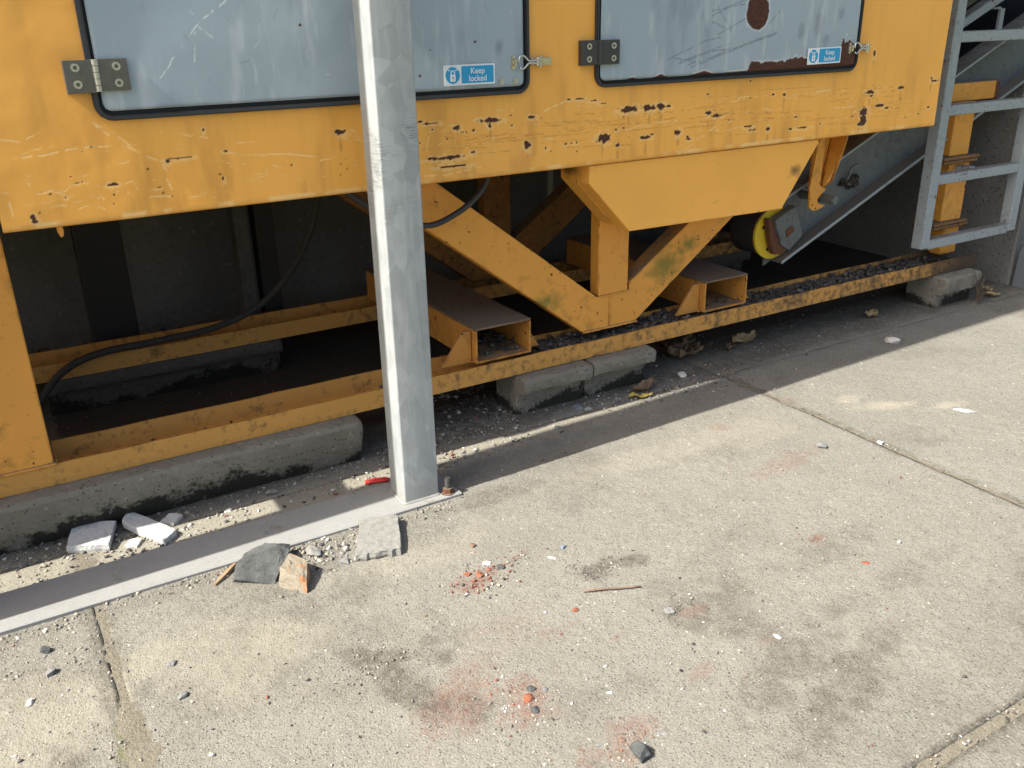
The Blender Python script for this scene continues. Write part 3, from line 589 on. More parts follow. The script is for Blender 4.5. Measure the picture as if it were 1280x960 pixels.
def text_mesh(body, size):
    cu = bpy.data.curves.new('lettering', 'FONT'); cu.body = body; cu.size = size; cu.align_x = 'CENTER'; cu.offset = size*.012; cu.space_line = .92
    t = bpy.data.objects.new('lettering', cu); col.objects.link(t); bpy.context.view_layer.update()
    me = bpy.data.meshes.new_from_object(t.evaluated_get(bpy.context.evaluated_depsgraph_get()))
    bpy.data.objects.remove(t); return me
def safety_label(x0, x1, z0, z1, tilt, y):
    """white safety sticker: padlock pictogram on a blue disc, then two words on a blue panel"""
    cx, cz = (x0+x1)/2, (z0+z1)/2; w, h = x1-x0, z1-z0
    T = Matrix.Translation((cx, 0, cz)) @ Matrix.Rotation(tilt, 4, 'Y') @ Matrix.Translation((-cx, 0, -cz))
    def put(name, bm, mat, par=None):
        bm.transform(T); return obj(name, bm, mat, par or mach)
    s = put('safety_label', prism_y(B(), rounded(x0, x1, z0, z1, .003, 3), y, y+.001), M['white_sign'])
    ps = w*.36
    bm = B(); disc_y(bm, x0+ps*.47, cz, h*.405, y-.0008, y-.0001, 32); put('pictogram_disc', bm, M['blue_sign'], s)
    bm = B(); px_ = x0+ps*.47
    prism_y(bm, rounded(px_-h*.15, px_+h*.15, cz-h*.30, cz+h*.04, h*.06, 4), y-.0016, y-.0009)
    n = 10; oa = [(px_+h*.125*cos(pi*k/n), cz+h*.10+h*.15*sin(pi*k/n)) for k in range(n+1)]; ia = [(px_+h*.07*cos(pi*k/n), cz+h*.10+h*.09*sin(pi*k/n)) for k in range(n+1)]
    arch = [(px_+h*.125, cz+h*.035)]+oa+[(px_-h*.125, cz+h*.035), (px_-h*.07, cz+h*.035)]+ia[::-1]+[(px_+h*.07, cz+h*.035)]
    prism_y(bm, arch, y-.0016, y-.0009)
    for sg in (-1, 1): prism_y(bm, [(px_+sg*h*.16, cz+h*.20), (px_+sg*h*.30, cz+h*.27), (px_+sg*h*.30, cz+h*.31), (px_+sg*h*.14, cz+h*.26)], y-.0016, y-.0009)
    put('padlock_pictogram', bm, M['white_sign'], s)
    bm = B(); disc_y(bm, px_, cz-h*.10, h*.035, y-.0022, y-.0017, 10); prism_y(bm, [(px_-h*.012, cz-h*.22), (px_+h*.012, cz-h*.22), (px_+h*.012, cz-h*.1), (px_-h*.012, cz-h*.1)], y-.0021, y-.0017)
    put('keyhole', bm, M['rust'], s)
    bx0, bx1 = x0+ps*.94, x1-w*.03
    put('text_panel', prism_y(B(), rounded(bx0, bx1, z0+h*.09, z1-h*.08, h*.05, 4), y-.0008, y-.0001), M['blue_sign'], s)
    me = text_mesh('Keep\nlocked', h*.40)
    a = np.empty(len(me.vertices)*3, np.float32); me.vertices.foreach_get('co', a); a = a.reshape(-1, 3)
    mx, mz = (a[:, 0].min()+a[:, 0].max())/2, (a[:, 1].min()+a[:, 1].max())/2
    me.transform(T @ Matrix.Translation(((bx0+bx1)/2-mx, y-.0014, cz-mz)) @ Matrix.Rotation(pi/2, 4, 'X'))
    link_mesh('lettering', me, M['white_sign'], s)
safety_label(1.351, 1.538, 1.310, 1.373, 0, 2.6815); safety_label(2.995, 3.190, 1.311, 1.374, -.01, 2.6815)

# gusset box, leg and V bracing under the body
bx = [(1.947, 1.003), (1.947, .935), (2.14, .735), (2.963, .725), (3.151, .985), (3.151, 1.003)]
obj('gusset_box', prism_y(B(), bx, 2.714, 2.80, .003), M['yellow_box'], mach)
obj('gusset_box', prism_y(B(), [(x+(.004 if x < 2.5 else -.004), z+(.004 if z < .9 else 0)) for x, z in bx], 2.803, 2.912, .003), M['yellow_box'], mach)
obj('leg', box(B(), -.26, .033, 2.872, 3.06, .252, 1.004, .004), M['yellow'], mach)
def v_frame(y, d, mat):
    obj('brace', prism_y(B(), [(1.11, 1.003), (1.375, 1.003), (2.131, .421), (2.2, .421), (2.2, .279), (2.064, .279)], y, y+d, .003), mat, mach)
    obj('brace', prism_y(B(), [(2.2025, .279), (2.345, .279), (3.2, .9), (2.953, .9), (2.31, .461), (2.31, .423), (2.2025, .423)], y+.0015, y+d, .003), mat, mach)
    obj('strut', prism_y(B(), [(2.146, .4225), (2.298, .4245), (2.298, 1.003), (2.146, 1.003)], y+.0008, y+d-.02, .003), mat, mach)
v_frame(2.915, .085, M['yellow_brace']); v_frame(3.88, .085, M['yellow_dirty_shade'])

bm = B(); box(bm, -.75, -.262, 2.885, 2.93, .256, 1.004, .004); obj('side_light_blocker', bm, M['yellow_dirty_shade'], mach)  # unseen plate added to keep light from entering at the left
# base rails: channels open to the top
def rail(y, x0, x1):
    prof = [(y, .18), (y+.19, .18), (y+.19, .252), (y+.182, .252), (y+.182, .188), (y+.008, .188), (y+.008, .25), (y, .25)]
    rn = random.Random(3)
    nx = 60
    wob = [rn.uniform(-.0015, .0015) for _ in range(nx+2)]
    bm = prism_x(B(), prof, x0, x1, nx, lambda x, i, yy, z: (x, yy+.5*wob[int((x-x0)/(x1-x0)*nx+.5)], z+(wob[int((x-x0)/(x1-x0)*nx+.5)] if z > .24 else 0)))
    return obj('rail', bm, M['rail'], mach)
t = NT('rail_paint'); n1 = t.noise(5, det=5); n2 = t.noise(30, det=6, rough=.7); n3 = t.noise(150, det=3); xx = t.sep(t.tc.outputs['Object'])[0]
c = t.mix(n1, (.50, .245, .05), (.60, .31, .07))
pos = t.ramp(t.math('MULTIPLY', t.math('ADD', xx, 3), .16), [(.35, .0), (.75, .10), (.845, .14), (.90, .45), (.915, .45)])
k = t.math('ADD', t.math('ADD', t.math('MULTIPLY', n2, .7), t.math('MULTIPLY', n1, .3)), pos)
c = t.mix(t.ramp(k, [(.52, 0.), (.66, .8)]), c, (.07, .045, .025)); c = t.mix(t.ramp(t.math('ADD', t.math('MULTIPLY', n3, .5), t.math('MULTIPLY', k, .6)), [(.66, 0.), (.74, .85)]), c, (.035, .022, .015))
c = t.mix(t.ramp(xx, [(.995, 0.), (1., 0.)]), c, c)
t.set('Base Color', c); t.set('Roughness', .7); t.bump(n2, .4, .003); M['rail'] = t.m
rail(2.87, -2.2, 4.72); rail(3.86, -2.2, 4.6)

# cross tubes sitting on the rails, with gussets
def cross_tube(x0, x1, z0, z1, y0, y1):
    w = .009; bm = B()
    box(bm, x0, x0+w, y0, y1, z0, z1, .001); box(bm, x1-w, x1, y0, y1, z0, z1-.0005, .001); box(bm, x0+w+.0005, x1-w-.0005, y0, y1, z0, z0+w)
    tb = obj('cross_tube', bm, M['yellow_tube'], mach)
    bm = B(); box(bm, x0+.0005, x1-.0005, y0-.001, y1, z1+.0006, z1+w, .0015); obj('tube_top', bm, M['rust_tube_top'], tb)
    obj('gusset', prism_y(B(), [(x0-.135, z0), (x0-.004, z0), (x0-.004, z1-.004), (x0-.04, z1-.004)], y0+.03, y0+.042, .001), M['yellow_tube'], tb)
    obj('gusset', prism_y(B(), [(x1+.002, z0), (x1+.07, z0), (x1+.002, z1-.03)], y0+.05, y0+.062, .001), M['yellow_tube'], tb)
M['yellow_tube'] = mat_paint('worn_tube_paint', (.52, .235, .045), .6, .5, .6)
cross_tube(1.543, 1.797, .254, .389, 2.895, 4.0); cross_tube(2.720, 2.980, .254, .389, 2.895, 4.0)

# hanging strap bracket beside the gusset box
bm = B(); prism_y(bm, [(3.362, 1.003), (3.36, .90), (3.341, .75), (3.345, .70), (3.352, .655), (3.376, .640), (3.40, .638), (3.43, .645), (3.458, .657), (3.425, .664), (3.405, .672), (3.398, .69), (3.415, .705), (3.44, .722), (3.452, .735), (3.42, .745), (3.405, .76), (3.415, 1.003)], 2.90, 2.91, .0008)
br = obj('strap_bracket', bm, M['yellow'], mach)
bm = B(); prism_y(bm, [(3.395, .735), (3.46, .735), (3.515, 1.003), (3.395, 1.003)], 2.952, 2.96); obj('bracket_web', bm, M['yellow'], br)
bm = B(); q = [Vector(v) for v in ((3.425, 2.911, .725), (3.462, 2.951, .745), (3.52, 2.951, 1.003), (3.522, 2.862, 1.003), (3.50, 2.868, .90), (3.468, 2.885, .77))]
f = [bm.verts.new(v) for v in q]; b2 = [bm.verts.new(v+Vector((.008, .002, 0))) for v in q]
bm.faces.new(f); bm.faces.new(b2[::-1])
for i in range(6): bm.faces.new((f[i], b2[i], b2[(i+1) % 6], f[(i+1) % 6]))
obj('bracket_fin', bm, M['yellow'], br)
bm = B(); tube(bm, [(3.455, 2.84, .688), (3.455, 3.05, .688)], .021, 14); bt = obj('bracket_pin', bm, M['grey_steel'], br)
# small tab under the left end of the panel
bm = B(); prism_y(bm, [(.168, 1.004), (.184, 1.004), (.187, .985), (.183, .972), (.176, .970), (.170, .985)], 2.735, 2.741, .001); obj('tab', bm, M['yellow'], mach)

# right-hand column on the rail end
bm = B(); box(bm, 4.50, 4.632, 2.952, 3.03, .2525, .405, .006); clm = obj('column', bm, M['yellow'], mach)
bm = B(); box(bm, 4.452, 4.625, 2.95, 3.05, .442, .752, .004); box(bm, 4.44, 4.60, 2.952, 3.05, .79, 1.062, .004); obj('column_tube', bm, M['yellow'], clm)
for z in (.406, .425, .7525, .772):
    bm = B(); box(bm, 4.362+(z*37 % .02), 4.652+(z*53 % .02), 2.925, 3.06, z, z+.0165, .004); obj('flange', bm, M['rust_flange'] if 'rust_flange' in M else M['yellow_dirty_shade'], clm)
bm = B(); box(bm, 3.95, 4.80, 2.985, 3.045, 1.0635, 1.155, .004); bem = obj('beam', bm, M['yellow'], mach)
bm = B(); box(bm, 4.8005, 4.835, 2.983, 3.0445, 1.062, 1.157, .006); obj('beam_end', bm, M['rust'], bem)
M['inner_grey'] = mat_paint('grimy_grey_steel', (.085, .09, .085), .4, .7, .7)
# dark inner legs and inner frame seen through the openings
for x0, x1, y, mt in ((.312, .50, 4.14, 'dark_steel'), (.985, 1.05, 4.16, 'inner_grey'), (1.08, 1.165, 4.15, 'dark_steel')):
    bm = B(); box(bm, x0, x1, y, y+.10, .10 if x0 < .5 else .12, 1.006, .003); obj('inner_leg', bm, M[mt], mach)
bm = B(); tube(bm, [(2.60, 3.98, .45), (2.60, 3.98, 1.0)], .018, 10); obj('pipe', bm, M['galv_bar'], mach)

# weld beads along the joints of the V frame, the box and the leg
def weld(pts, r=.0045, par=None):
    P = []
    for a, b in zip(pts[:-1], pts[1:]):
        a = Vector(a); b = Vector(b); n = max(2, int((b-a).length/.006))
        P += [a.lerp(b, k/n) for k in range(n)]
    P.append(Vector(pts[-1])); rn = random.Random(len(P))
    bm = B(); tube(bm, P, [r*rn.uniform(.75, 1.2) for _ in P], 6); obj('weld_bead', bm, M['yellow'], par or mach, smooth=True)
weld([(2.2013, 2.9145, .283), (2.2013, 2.9145, .42), (2.15, 2.9145, .4215)]); weld([(2.2013, 2.9145, .4225), (2.306, 2.9145, .4245), (2.309, 2.9145, .458)])
weld([(2.066, 2.914, .279), (2.35, 2.914, .279)], .006); weld([(1.951, 2.8015, .932), (2.142, 2.8015, .733)], .004)
weld([(-.24, 2.871, .2515), (.036, 2.871, .2515), (.036, 3.05, .2515)], .006); weld([(1.541, 2.92, .2535), (1.541, 3.04, .2535)], .006); weld([(2.718, 2.92, .2535), (2.718, 3.04, .2535)], .006)
weld([(2.143, 2.92, .46), (2.143, 2.92, .72)], .003)
M['dark_mud'] = mat_concrete('caked_mud', (.06, .05, .038))
# ------------------------------------------------------------------ belt conveyor rising behind the machine
cz = lambda x: .844+.43*(x-4.367)
conv = thing('belt_conveyor', 'grey inclined belt conveyor with yellow tail drum behind the yellow machine', 'conveyor', (3.3, 3.3, 0))
xa, xb = 3.24, 6.2
obj('side_plate', prism_y(B(), [(xa, cz(xa)), (xb, cz(xb)), (xb, cz(xb)+.305), (xa, cz(xa)+.305)], 3.052, 3.06), M['grey_steel'], conv)
obj('side_plate', prism_y(B(), [(xa, cz(xa)), (xb, cz(xb)), (xb, cz(xb)+.30), (xa, cz(xa)+.30)], 3.70, 3.708), M['grey_steel'], conv)
obj('flange', prism_y(B(), [(xa+.05, cz(xa+.05)-.002), (xb, cz(xb)-.002), (xb, cz(xb)+.011), (xa+.05, cz(xa+.05)+.011)], 2.985, 3.0515), mat_paint('dusty_flange_paint', (.12, .12, .11), .3, .7, .8, 2, (.06, .05, .035)), conv)
obj('flange_lip', prism_y(B(), [(xa+.05, cz(xa+.05)-.004), (xb, cz(xb)-.004), (xb, cz(xb)+.013), (xa+.05, cz(xa+.05)+.013)], 2.979, 2.9845), M['ladder'], conv)
obj('flange', prism_y(B(), [(xa, cz(xa)+.306), (xb, cz(xb)+.306), (xb, cz(xb)+.318), (xa, cz(xa)+.318)], 2.99, 3.10), M['ladder'], conv)
obj('belt', prism_y(B(), [(xa-.05, cz(xa-.05)+.20), (xb, cz(xb)+.20), (xb, cz(xb)+.212), (xa-.05, cz(xa-.05)+.212)], 3.10, 3.66), M['black'], conv)
z2 = lambda x: 1.427+.42*(x-4.528)
obj('top_rail', prism_y(B(), [(3.95, z2(3.95)), (6.2, z2(6.2)), (6.2, z2(6.2)+.05), (3.95, z2(3.95)+.05)], 3.03, 3.09, .004), M['ladder'], conv)
bm = B(); box(bm, 4.80, 4.835, 3.03, 3.048, 1.34, 1.51, .002); box(bm, 4.74, 4.80, 3.03, 3.05, 1.505, 1.517, .002); obj('rail_bracket', bm, M['ladder'], conv)
bm = B(); disc_y(bm, 3.268, .525, .117, 3.04, 3.19, 40); dr = obj('tail_drum', bm, M['rubber'], conv)
bm = B(); disc_y(bm, 3.268, .525, .127, 3.026, 3.0395, 44); obj('drum_flange', bm, M['drum_yellow'], dr)
bm = B(); disc_y(bm, 3.268, .525, .119, 3.191, 3.20, 40); disc_y(bm, 3.268, .525, .05, 3.20, 3.70, 16); obj('drum_shaft', bm, M['dark_steel'], dr)
for k in range(4):
    a = 2.7+k*pi/2; bm = B(); disc_y(bm, 3.268+.083*cos(a), .525+.083*sin(a), .009, 3.0245, 3.03, 12); obj('drum_hole', bm, M['black'], dr)
bm = B(); prism_y(bm, [(3.206, .600), (3.346, .655), (3.408, .505), (3.326, .440), (3.268, .474)], 2.972, 3.02, .003); tk = obj('takeup_plate', bm, M['grey_steel'], conv)
bm = B(); prism_y(bm, [(3.178, .612), (3.207, .606), (3.270, .474), (3.322, .440), (3.30, .425), (3.238, .430), (3.205, .50)], 2.985, 3.018, .003); prism_y(bm, [(3.285, .545), (3.330, .562), (3.345, .535), (3.295, .508)], 2.966, 2.9716, .002); obj('takeup_bolt', bm, M['rust'], tk)
bm = B(); prism_y(bm, [(3.30, .665), (3.42, .71), (3.56, .80), (3.50, .88), (3.33, .76)], 3.026, 3.05, .003); obj('cover_plate', bm, M['grey_steel'], conv)
bm = B(); tube(bm, spline([(3.755, 3.045, .715), (3.762, 3.03, .745), (3.765, 3.02, .785), (3.80, 3.01, .805)], 5), .008, 8); obj('hook', bm, M['grey_steel'], conv)
bm = B()
for k in range(16): rock(bm, (3.72+.13*R.random(), 3.035+.012*R.random(), .655+.05*R.random()+.04*k/16), (.022, .015, .014), R, 8)
obj('mud_crust', bm, M['dark_mud'], conv)['kind'] = 'stuff'
bm = B(); box(bm, 3.95, 5.6, 3.14, 4.55, 1.72, 3.1, .01); obj('sky_blocker', bm, M['dark_steel'], conv)  # unseen box added to keep sky light off the conveyor and wall
bm = B(); prism_y(bm, [(3.80, .62), (3.93, .67), (3.91, .42), (3.885, .40), (3.86, .42)], 3.30, 3.33, .003); box(bm, 3.86, 3.93, 3.28, 3.36, .388, .40); obj('support_foot', bm, M['grey_steel'], conv)

# ------------------------------------------------------------------ ladder
lad = thing('ladder', 'blue-grey steel ladder with chipped paint beside the right end of the yellow machine', 'ladder', (4.53, 2.85, .36))
for x0, x1 in ((4.118, 4.184), (4.872, 4.938)):
    bm = B(); box(bm, x0, x1, 2.815, 2.875, .362, 3.2, .003); obj('stile', bm, M['ladder'], lad)
for k in range(8):
    z = .347+.338*k if k else .352
    bm = B(); box(bm, 4.1845, 4.8715, 2.819, 2.872, z, z+.05, .003); obj('rung', bm, M['ladder'], lad)
bm = B(); box(bm, 4.50, 4.56, 2.8725, 2.9495, .70, .74, .002); obj('mounting_lug', bm, M['ladder'], lad)

# ------------------------------------------------------------------ walls
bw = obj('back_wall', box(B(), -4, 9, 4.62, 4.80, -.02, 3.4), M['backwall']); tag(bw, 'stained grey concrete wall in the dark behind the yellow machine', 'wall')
sw = obj('side_wall', box(B(), 5.10, 5.19, 2.885, 4.619, -.01, 1.14, .006), M['wall']); tag(sw, 'bare grey concrete wall behind the ladder', 'wall')
bm = prism_x(B(), [(2.862, .0), (2.855, .20), (2.84, .235), (2.775, .43), (2.70, .62), (2.28, .62), (2.28, 0)], 5.10, 5.16); box(bm, 5.161, 5.5, 2.32, 2.82, .0, .20, .01)
sp = obj('grey_panel', bm, M['plastic_grey']); tag(sp, 'smooth dark grey panel standing at the end of the side wall', 'panel')

# ------------------------------------------------------------------ kerb blocks carrying the rails
def kerb(x0, x1, yf, top, label, seed, depth=.24, base=.075, group='concrete kerb blocks under the machine rails', lipz=.055, plain=False, mat='kerb'):
    pr = [(yf+depth, -.01), (yf+depth, top)]
    for k in range(6): pr.append((yf+depth-(depth-.016)*(k+1)/6, top))
    pr += [(yf+.006, top-.004), (yf, top-.014), (yf+.001, top-.035), (yf+.003, top-lipz), (yf+.012, top-lipz-.010), (yf+base*.78, top-lipz-.018), (yf+base*.86, top*.45), (yf+base*.95, top*.22), (yf+base, -.01)]
    if plain: pr = pr[:-9]+[(yf+.008, top-.003), (yf, top-.016), (yf+.004, top*.74), (yf+.012, top*.55), (yf+.022, top*.4), (yf+.034, top*.25), (yf+.048, top*.1), (yf+.06, -.01)]
    n = max(16, int((x1-x0)/.014)); rn = np.random.RandomState(seed)
    def fn(x, i, y, z):
        s = fbm(np.array([x*1.0]), np.array([i*.31+seed]), 17, seed)[0]-.5; e = min(x-x0, x1-x); r = max(0, 1-e/.012)
        big = fbm(np.array([x]), np.array([seed*1.7]), 5, seed+2)[0]-.5
        c = .5*(2*yf+depth)
        hi = fbm(np.array([x]), np.array([i*.9+seed]), 60, seed+5)[0]-.5; s = s+.55*hi
        return (x+(.008*s if e < .001 else 0), y+(s*.011+big*.010)*(1 if y < yf+depth-.01 else 0)+(r*.007 if y < c else -r*.005), z+(s*.006 if z > .02 else 0)-(r*.006 if z > top*.6 else 0))
    o = obj('kerb_block', prism_x(B(), pr, x0, x1, n, fn), M[mat], smooth=35)
    tag(o, label, 'concrete block', group); return o
kerb(-1.0, 1.022, 2.802, .178, 'long mossy kerb block under the left end of the yellow rail', 1, plain=True)
kerb(1.712, 2.045, 2.802, .176, 'rounded kerb block with dark hollow, left of the pair under the rail', 2)
kerb(2.056, 2.385, 2.808, .177, 'kerb block with clean flat face, right of the pair under the rail', 5)
kerb(4.355, 4.668, 2.792, .174, 'pale kerb block under the rusty rail end below the ladder', 9, base=.055, lipz=.085)
kerb(.08, 1.06, 3.865, .178, 'shadowed kerb block under the rear rail inside the machine', 12, mat='kerb_shade')
kerb(3.2, 4.0, 3.865, .178, 'dark kerb block under the rear rail beyond the drum', 14, mat='kerb_shade')
kerb(-2.0, -1.05, 2.83, .178, 'kerb block under the far left of the front rail', 15)

# ------------------------------------------------------------------ galvanised post frame bolted to the yard
fr = thing('galvanised_frame', 'galvanised steel frame post welded to a flat base bar in front of the machine', 'steel frame', (1.07, 2.5, 0))
def post(x0, x1, y0, y1, h, r=.0065):
    pr = rounded(x0, x1, y0, y1, r, 5); bm = B(); n = len(pr)
    zs = [.0125]+[.0125+(h-.0125)*k/6 for k in range(1, 7)]
    rows = [[bm.verts.new((x, y, z)) for x, y in pr] for z in zs]
    for a, b in zip(rows[:-1], rows[1:]):
        for k in range(n): bm.faces.new((a[k], a[(k+1) % n], b[(k+1) % n], b[k]))
    bm.faces.new(rows[0][::-1]); bm.faces.new(rows[-1])
    obj('post', bm, M['galv'], fr, smooth=25)
post(1.011, 1.138, 2.438, 2.556, 4.4); post(-.62, -.50, 2.450, 2.605, 4.4)
bm = B(); box(bm, -1.6, 1.138, 2.455, 2.615, 4.4005, 4.50, .004); obj('shadow_beam', bm, M['galv'], fr)  # unseen beam, sized so its shadow closes the sunlit strip
bm = B(); box(bm, -.53, -.47, 2.6055, 2.702, 1.22, 1.42, .002); obj('shadow_bracket', bm, M['galv'], fr)  # unseen block added to cast the dark break in the sunlit strip
bm = B(); n = 90
prof = [(2.405, -.010), (2.609, -.010), (2.609, .010), (2.606, .0125), (2.409, .0125), (2.405, .0095)]
prism_x(bm, prof, -1.9, 1.207, n, lambda x, i, y, z: (x-(.012 if x > 1.2 and y > 2.55 else 0), y+.0016*sin(x*5.1), z+.0012*sin(x*3.3+y*9)))
obj('base_bar', bm, M['galv_bar'], fr)
bm = B(); tube(bm, [(1.168, 2.431, .006), (1.168, 2.431, .070)], .0095, 14)
for k in range(9): tube(bm, [(1.168, 2.431, .034+k*.0034), (1.168, 2.431, .0354+k*.0034)], .0105, 14)
ab = obj('anchor_bolt', bm, M['hinge'], fr)
bm = B(); tube(bm, [(1.168, 2.431, .0158), (1.168, 2.431, .033)], .0185, 6); tube(bm, [(1.168, 2.431, .0128), (1.168, 2.431, .0156)], .024, 20); obj('nut', bm, M['rust'], ab)
bm = B()                                               # weld bead round the post foot
for s_ in (0,):
    pts = [(x, y, .0135) for x, y in rounded(1.008, 1.141, 2.435, 2.559, .013, 5)]; tube(bm, pts, .005, 6, True)
obj('weld_bead', bm, M['galv_bar'], fr)

# ------------------------------------------------------------------ hoses
bm = B(); tube(bm, spline([(1.03, 2.872, 1.01), (1.10, 2.865, .95), (1.20, 2.862, .88), (1.29, 2.86, .846), (1.367, 2.858, .833), (1.448, 2.858, .855), (1.531, 2.86, .897), (1.59, 2.862, .954), (1.608, 2.866, 1.01)], 7), .011, 10)
tag(obj('cable', bm, M['rubber'], smooth=True), 'black cable looping down from the panel in front of the yellow brace', 'cable')
bm = B(); tube(bm, spline([(1.31, 3.84, .99), (1.292, 3.845, .817), (1.243, 3.845, .664), (1.14, 3.845, .497), (.978, 3.842, .358), (.776, 3.84, .292), (.539, 3.836, .278), (.29, 3.832, .27), (.143, 3.82, .22), (.033, 3.8, .11), (-.05, 3.76, .02), (-.3, 3.7, .016)], 7), .015, 10)
tag(obj('hose', bm, M['hose'], smooth=True), 'dusty grey hose hanging down and lying along the rear rail', 'hose')

# ------------------------------------------------------------------ stones, tiles and litter
def rockmat(name, c1, c2, f=18, spot=None, rough=.85):
    t = NT(name); n = t.noise(f, det=6, rough=.65); n2 = t.noise(f*9, det=4)
    c = t.mix(t.ramp(n, [(.35, 0.), (.65, 1.)]), c1, c2); c = t.mix(t.math('MULTIPLY', t.ramp(n2, [(.5, 0.), (.75, 1.)]), .45), c, tuple(x*.5 for x in c1))
    if spot: c = t.mix(t.ramp(t.noise(22, det=3), [(.52, 0.), (.62, .85)]), c, spot)
    t.set('Base Color', c); t.set('Roughness', rough); t.set('Specular IOR Level', .25); t.bump(t.math('ADD', n, n2), .55, .005); return t.m
M['slate'] = rockmat('dark_slate', (.05, .054, .053), (.105, .11, .105), 22)
M['stone_rust'] = rockmat('rust_stained_stone', (.235, .205, .155), (.19, .165, .125), 18, (.30, .13, .045))
M['paver'] = rockmat('grey_paver', (.19, .187, .168), (.29, .285, .255), 60)
M['tile'] = rockmat('white_stone', (.47, .47, .45), (.54, .54, .52), 16, (.36, .36, .35), .7)
M['brick'] = rockmat('brick_red', (.22, .072, .04), (.30, .12, .07), 40)
M['pale_stone'] = rockmat('pale_stone', (.50, .48, .43), (.62, .60, .55), 30)
M['grey_stone'] = rockmat('mid_grey_stone', (.16, .16, .155), (.25, .245, .23), 30)
M['brown_stone'] = rockmat('brown_stone', (.15, .10, .07), (.22, .15, .11), 30)
M['blue_stone'] = rockmat('blue_grey_stone', (.15, .18, .22), (.24, .27, .31), 30)
def slabpiece(name, poly, z0, th, mat, tilt=(0, 0), jag=.004, seed=1, nsub=5):
    rn = random.Random(seed); pts = []
    for (xa_, ya), (xb_, yb) in zip(poly, poly[1:]+poly[:1]):
        for k in range(nsub):
            t_ = k/nsub; j = jag if k else jag*.3; pts.append((xa_+(xb_-xa_)*t_+rn.uniform(-j, j), ya+(yb-ya)*t_+rn.uniform(-j, j)))
    cx = sum(p[0] for p in pts)/len(pts); cy = sum(p[1] for p in pts)/len(pts)
    up = lambda x, y: z0+tilt[0]*(x-cx)+tilt[1]*(y-cy)
    bm = B(); top = [bm.verts.new((x, y, up(x, y)+th)) for x, y in pts]
    mid = [bm.verts.new((x+(x-cx)*rn.uniform(0, .04)*jag/.004, y+(y-cy)*rn.uniform(0, .04)*jag/.004, up(x, y)+th*rn.uniform(.35, .65))) for x, y in pts]
    bot = [bm.verts.new((x-(x-cx)*.03, y-(y-cy)*.03, up(x, y))) for x, y in pts]; n = len(pts)
    bm.faces.new(top); bm.faces.new(bot[::-1])
    for a, b in ((mid, top), (bot, mid)):
        for k in range(n): bm.faces.new((a[k], a[(k+1) % n], b[(k+1) % n], b[k]))
    es = [e for e in bm.edges if e.verts[0] in set(top) and e.verts[1] in set(top)]
    bmesh.ops.bevel(bm, geom=es, offset=.0022, segments=1, affect='EDGES')
    return obj(name, bm, mat)
def roughen(bm, cuts, amp, f=40, seed=0):
    bmesh.ops.triangulate(bm, faces=bm.faces[:]); bmesh.ops.subdivide_edges(bm, edges=bm.edges[:], cuts=cuts, use_grid_fill=True)
    bm.normal_update()
    from mathutils import noise as mn
    for v in bm.verts:
        k = mn.noise(v.co*f+Vector((seed, 0, 0)))+.5*mn.noise(v.co*f*2.7)+.3*abs(mn.noise(v.co*f*.6)); v.co += v.normal*k*amp
    return bm
def at(o, label, cat, group=None): return tag(o, label, cat, group)
at(slabpiece('paving_fragment', [(.752, 2.222), (.878, 2.182), (.945, 2.345), (.940, 2.362), (.83, 2.395)], -.004, .034, M['paver'], (.02, .05), .006, 3, 9), 'squarish grey paving fragment lying in front of the base bar by the post', 'stone')
bm = B()
for p in ((.405, 2.318, 0), (.505, 2.238, 0), (.52, 2.25, .02), (.41, 2.30, .018), (.588, 2.372, 0), (.60, 2.375, .032), (.583, 2.33, .040), (.565, 2.36, .050), (.47, 2.40, .034), (.452, 2.398, 0), (.53, 2.40, .046), (.50, 2.30, .026), (.556, 2.30, .0), (.43, 2.36, .03)): bm.verts.new(p)
bmesh.ops.convex_hull(bm, input=bm.verts[:]); roughen(bm, 5, .0035, 45); at(obj('broken_stone', bm, M['slate']), 'dark broken slate stone leaning against the base bar', 'stone')
bm = B()
for p in ((.512, 2.218, 0), (.57, 2.145, 0), (.575, 2.155, .025), (.61, 2.24, 0), (.606, 2.235, .05), (.578, 2.30, 0), (.572, 2.29, .055), (.53, 2.25, .045), (.555, 2.19, .04), (.52, 2.225, .03), (.60, 2.20, .02)): bm.verts.new(p)
bmesh.ops.convex_hull(bm, input=bm.verts[:]); roughen(bm, 5, .004, 60, 4); at(obj('broken_stone', bm, M['stone_rust']), 'pale angular stone with an orange rust stain', 'stone')
at(slabpiece('tile_fragment', [(.010, 2.748), (.124, 2.692), (.166, 2.815), (.048, 2.878)], .004, .026, M['tile'], (.04, .07), .0015, 5), 'white squarish tile fragment, left of the two by the long kerb block', 'tile')
at(slabpiece('tile_fragment', [(.182, 2.80), (.278, 2.626), (.322, 2.674), (.212, 2.862)], .002, .028, M['tile'], (-.05, .05), .0018, 6), 'narrow white tile fragment, right of the two by the long kerb block', 'tile')
at(slabpiece('tile_fragment', [(.285, 2.76), (.325, 2.735), (.362, 2.775), (.325, 2.80)], .0, .016, M['pale_stone'], (0, .1), .002, 8), 'small grey tile chip behind the narrow white tile', 'tile')
at(slabpiece('tile_fragment', [(.165, 2.685), (.2, 2.665), (.222, 2.70), (.19, 2.712)], -.002, .012, M['pale_stone'], (0, .1), .002, 9), 'small cream chip in front of the narrow white tile', 'tile')
at(slabpiece('wood_chip', [(.352, 2.326), (.358, 2.322), (.437, 2.388), (.43, 2.394)], .0, .012, mat_plain('split_wood', (.30, .205, .115), .8, 0, 60, .3), (0, .1), .0012, 9), 'thin brown wood splinter beside the dark slate stone', 'wood chip')
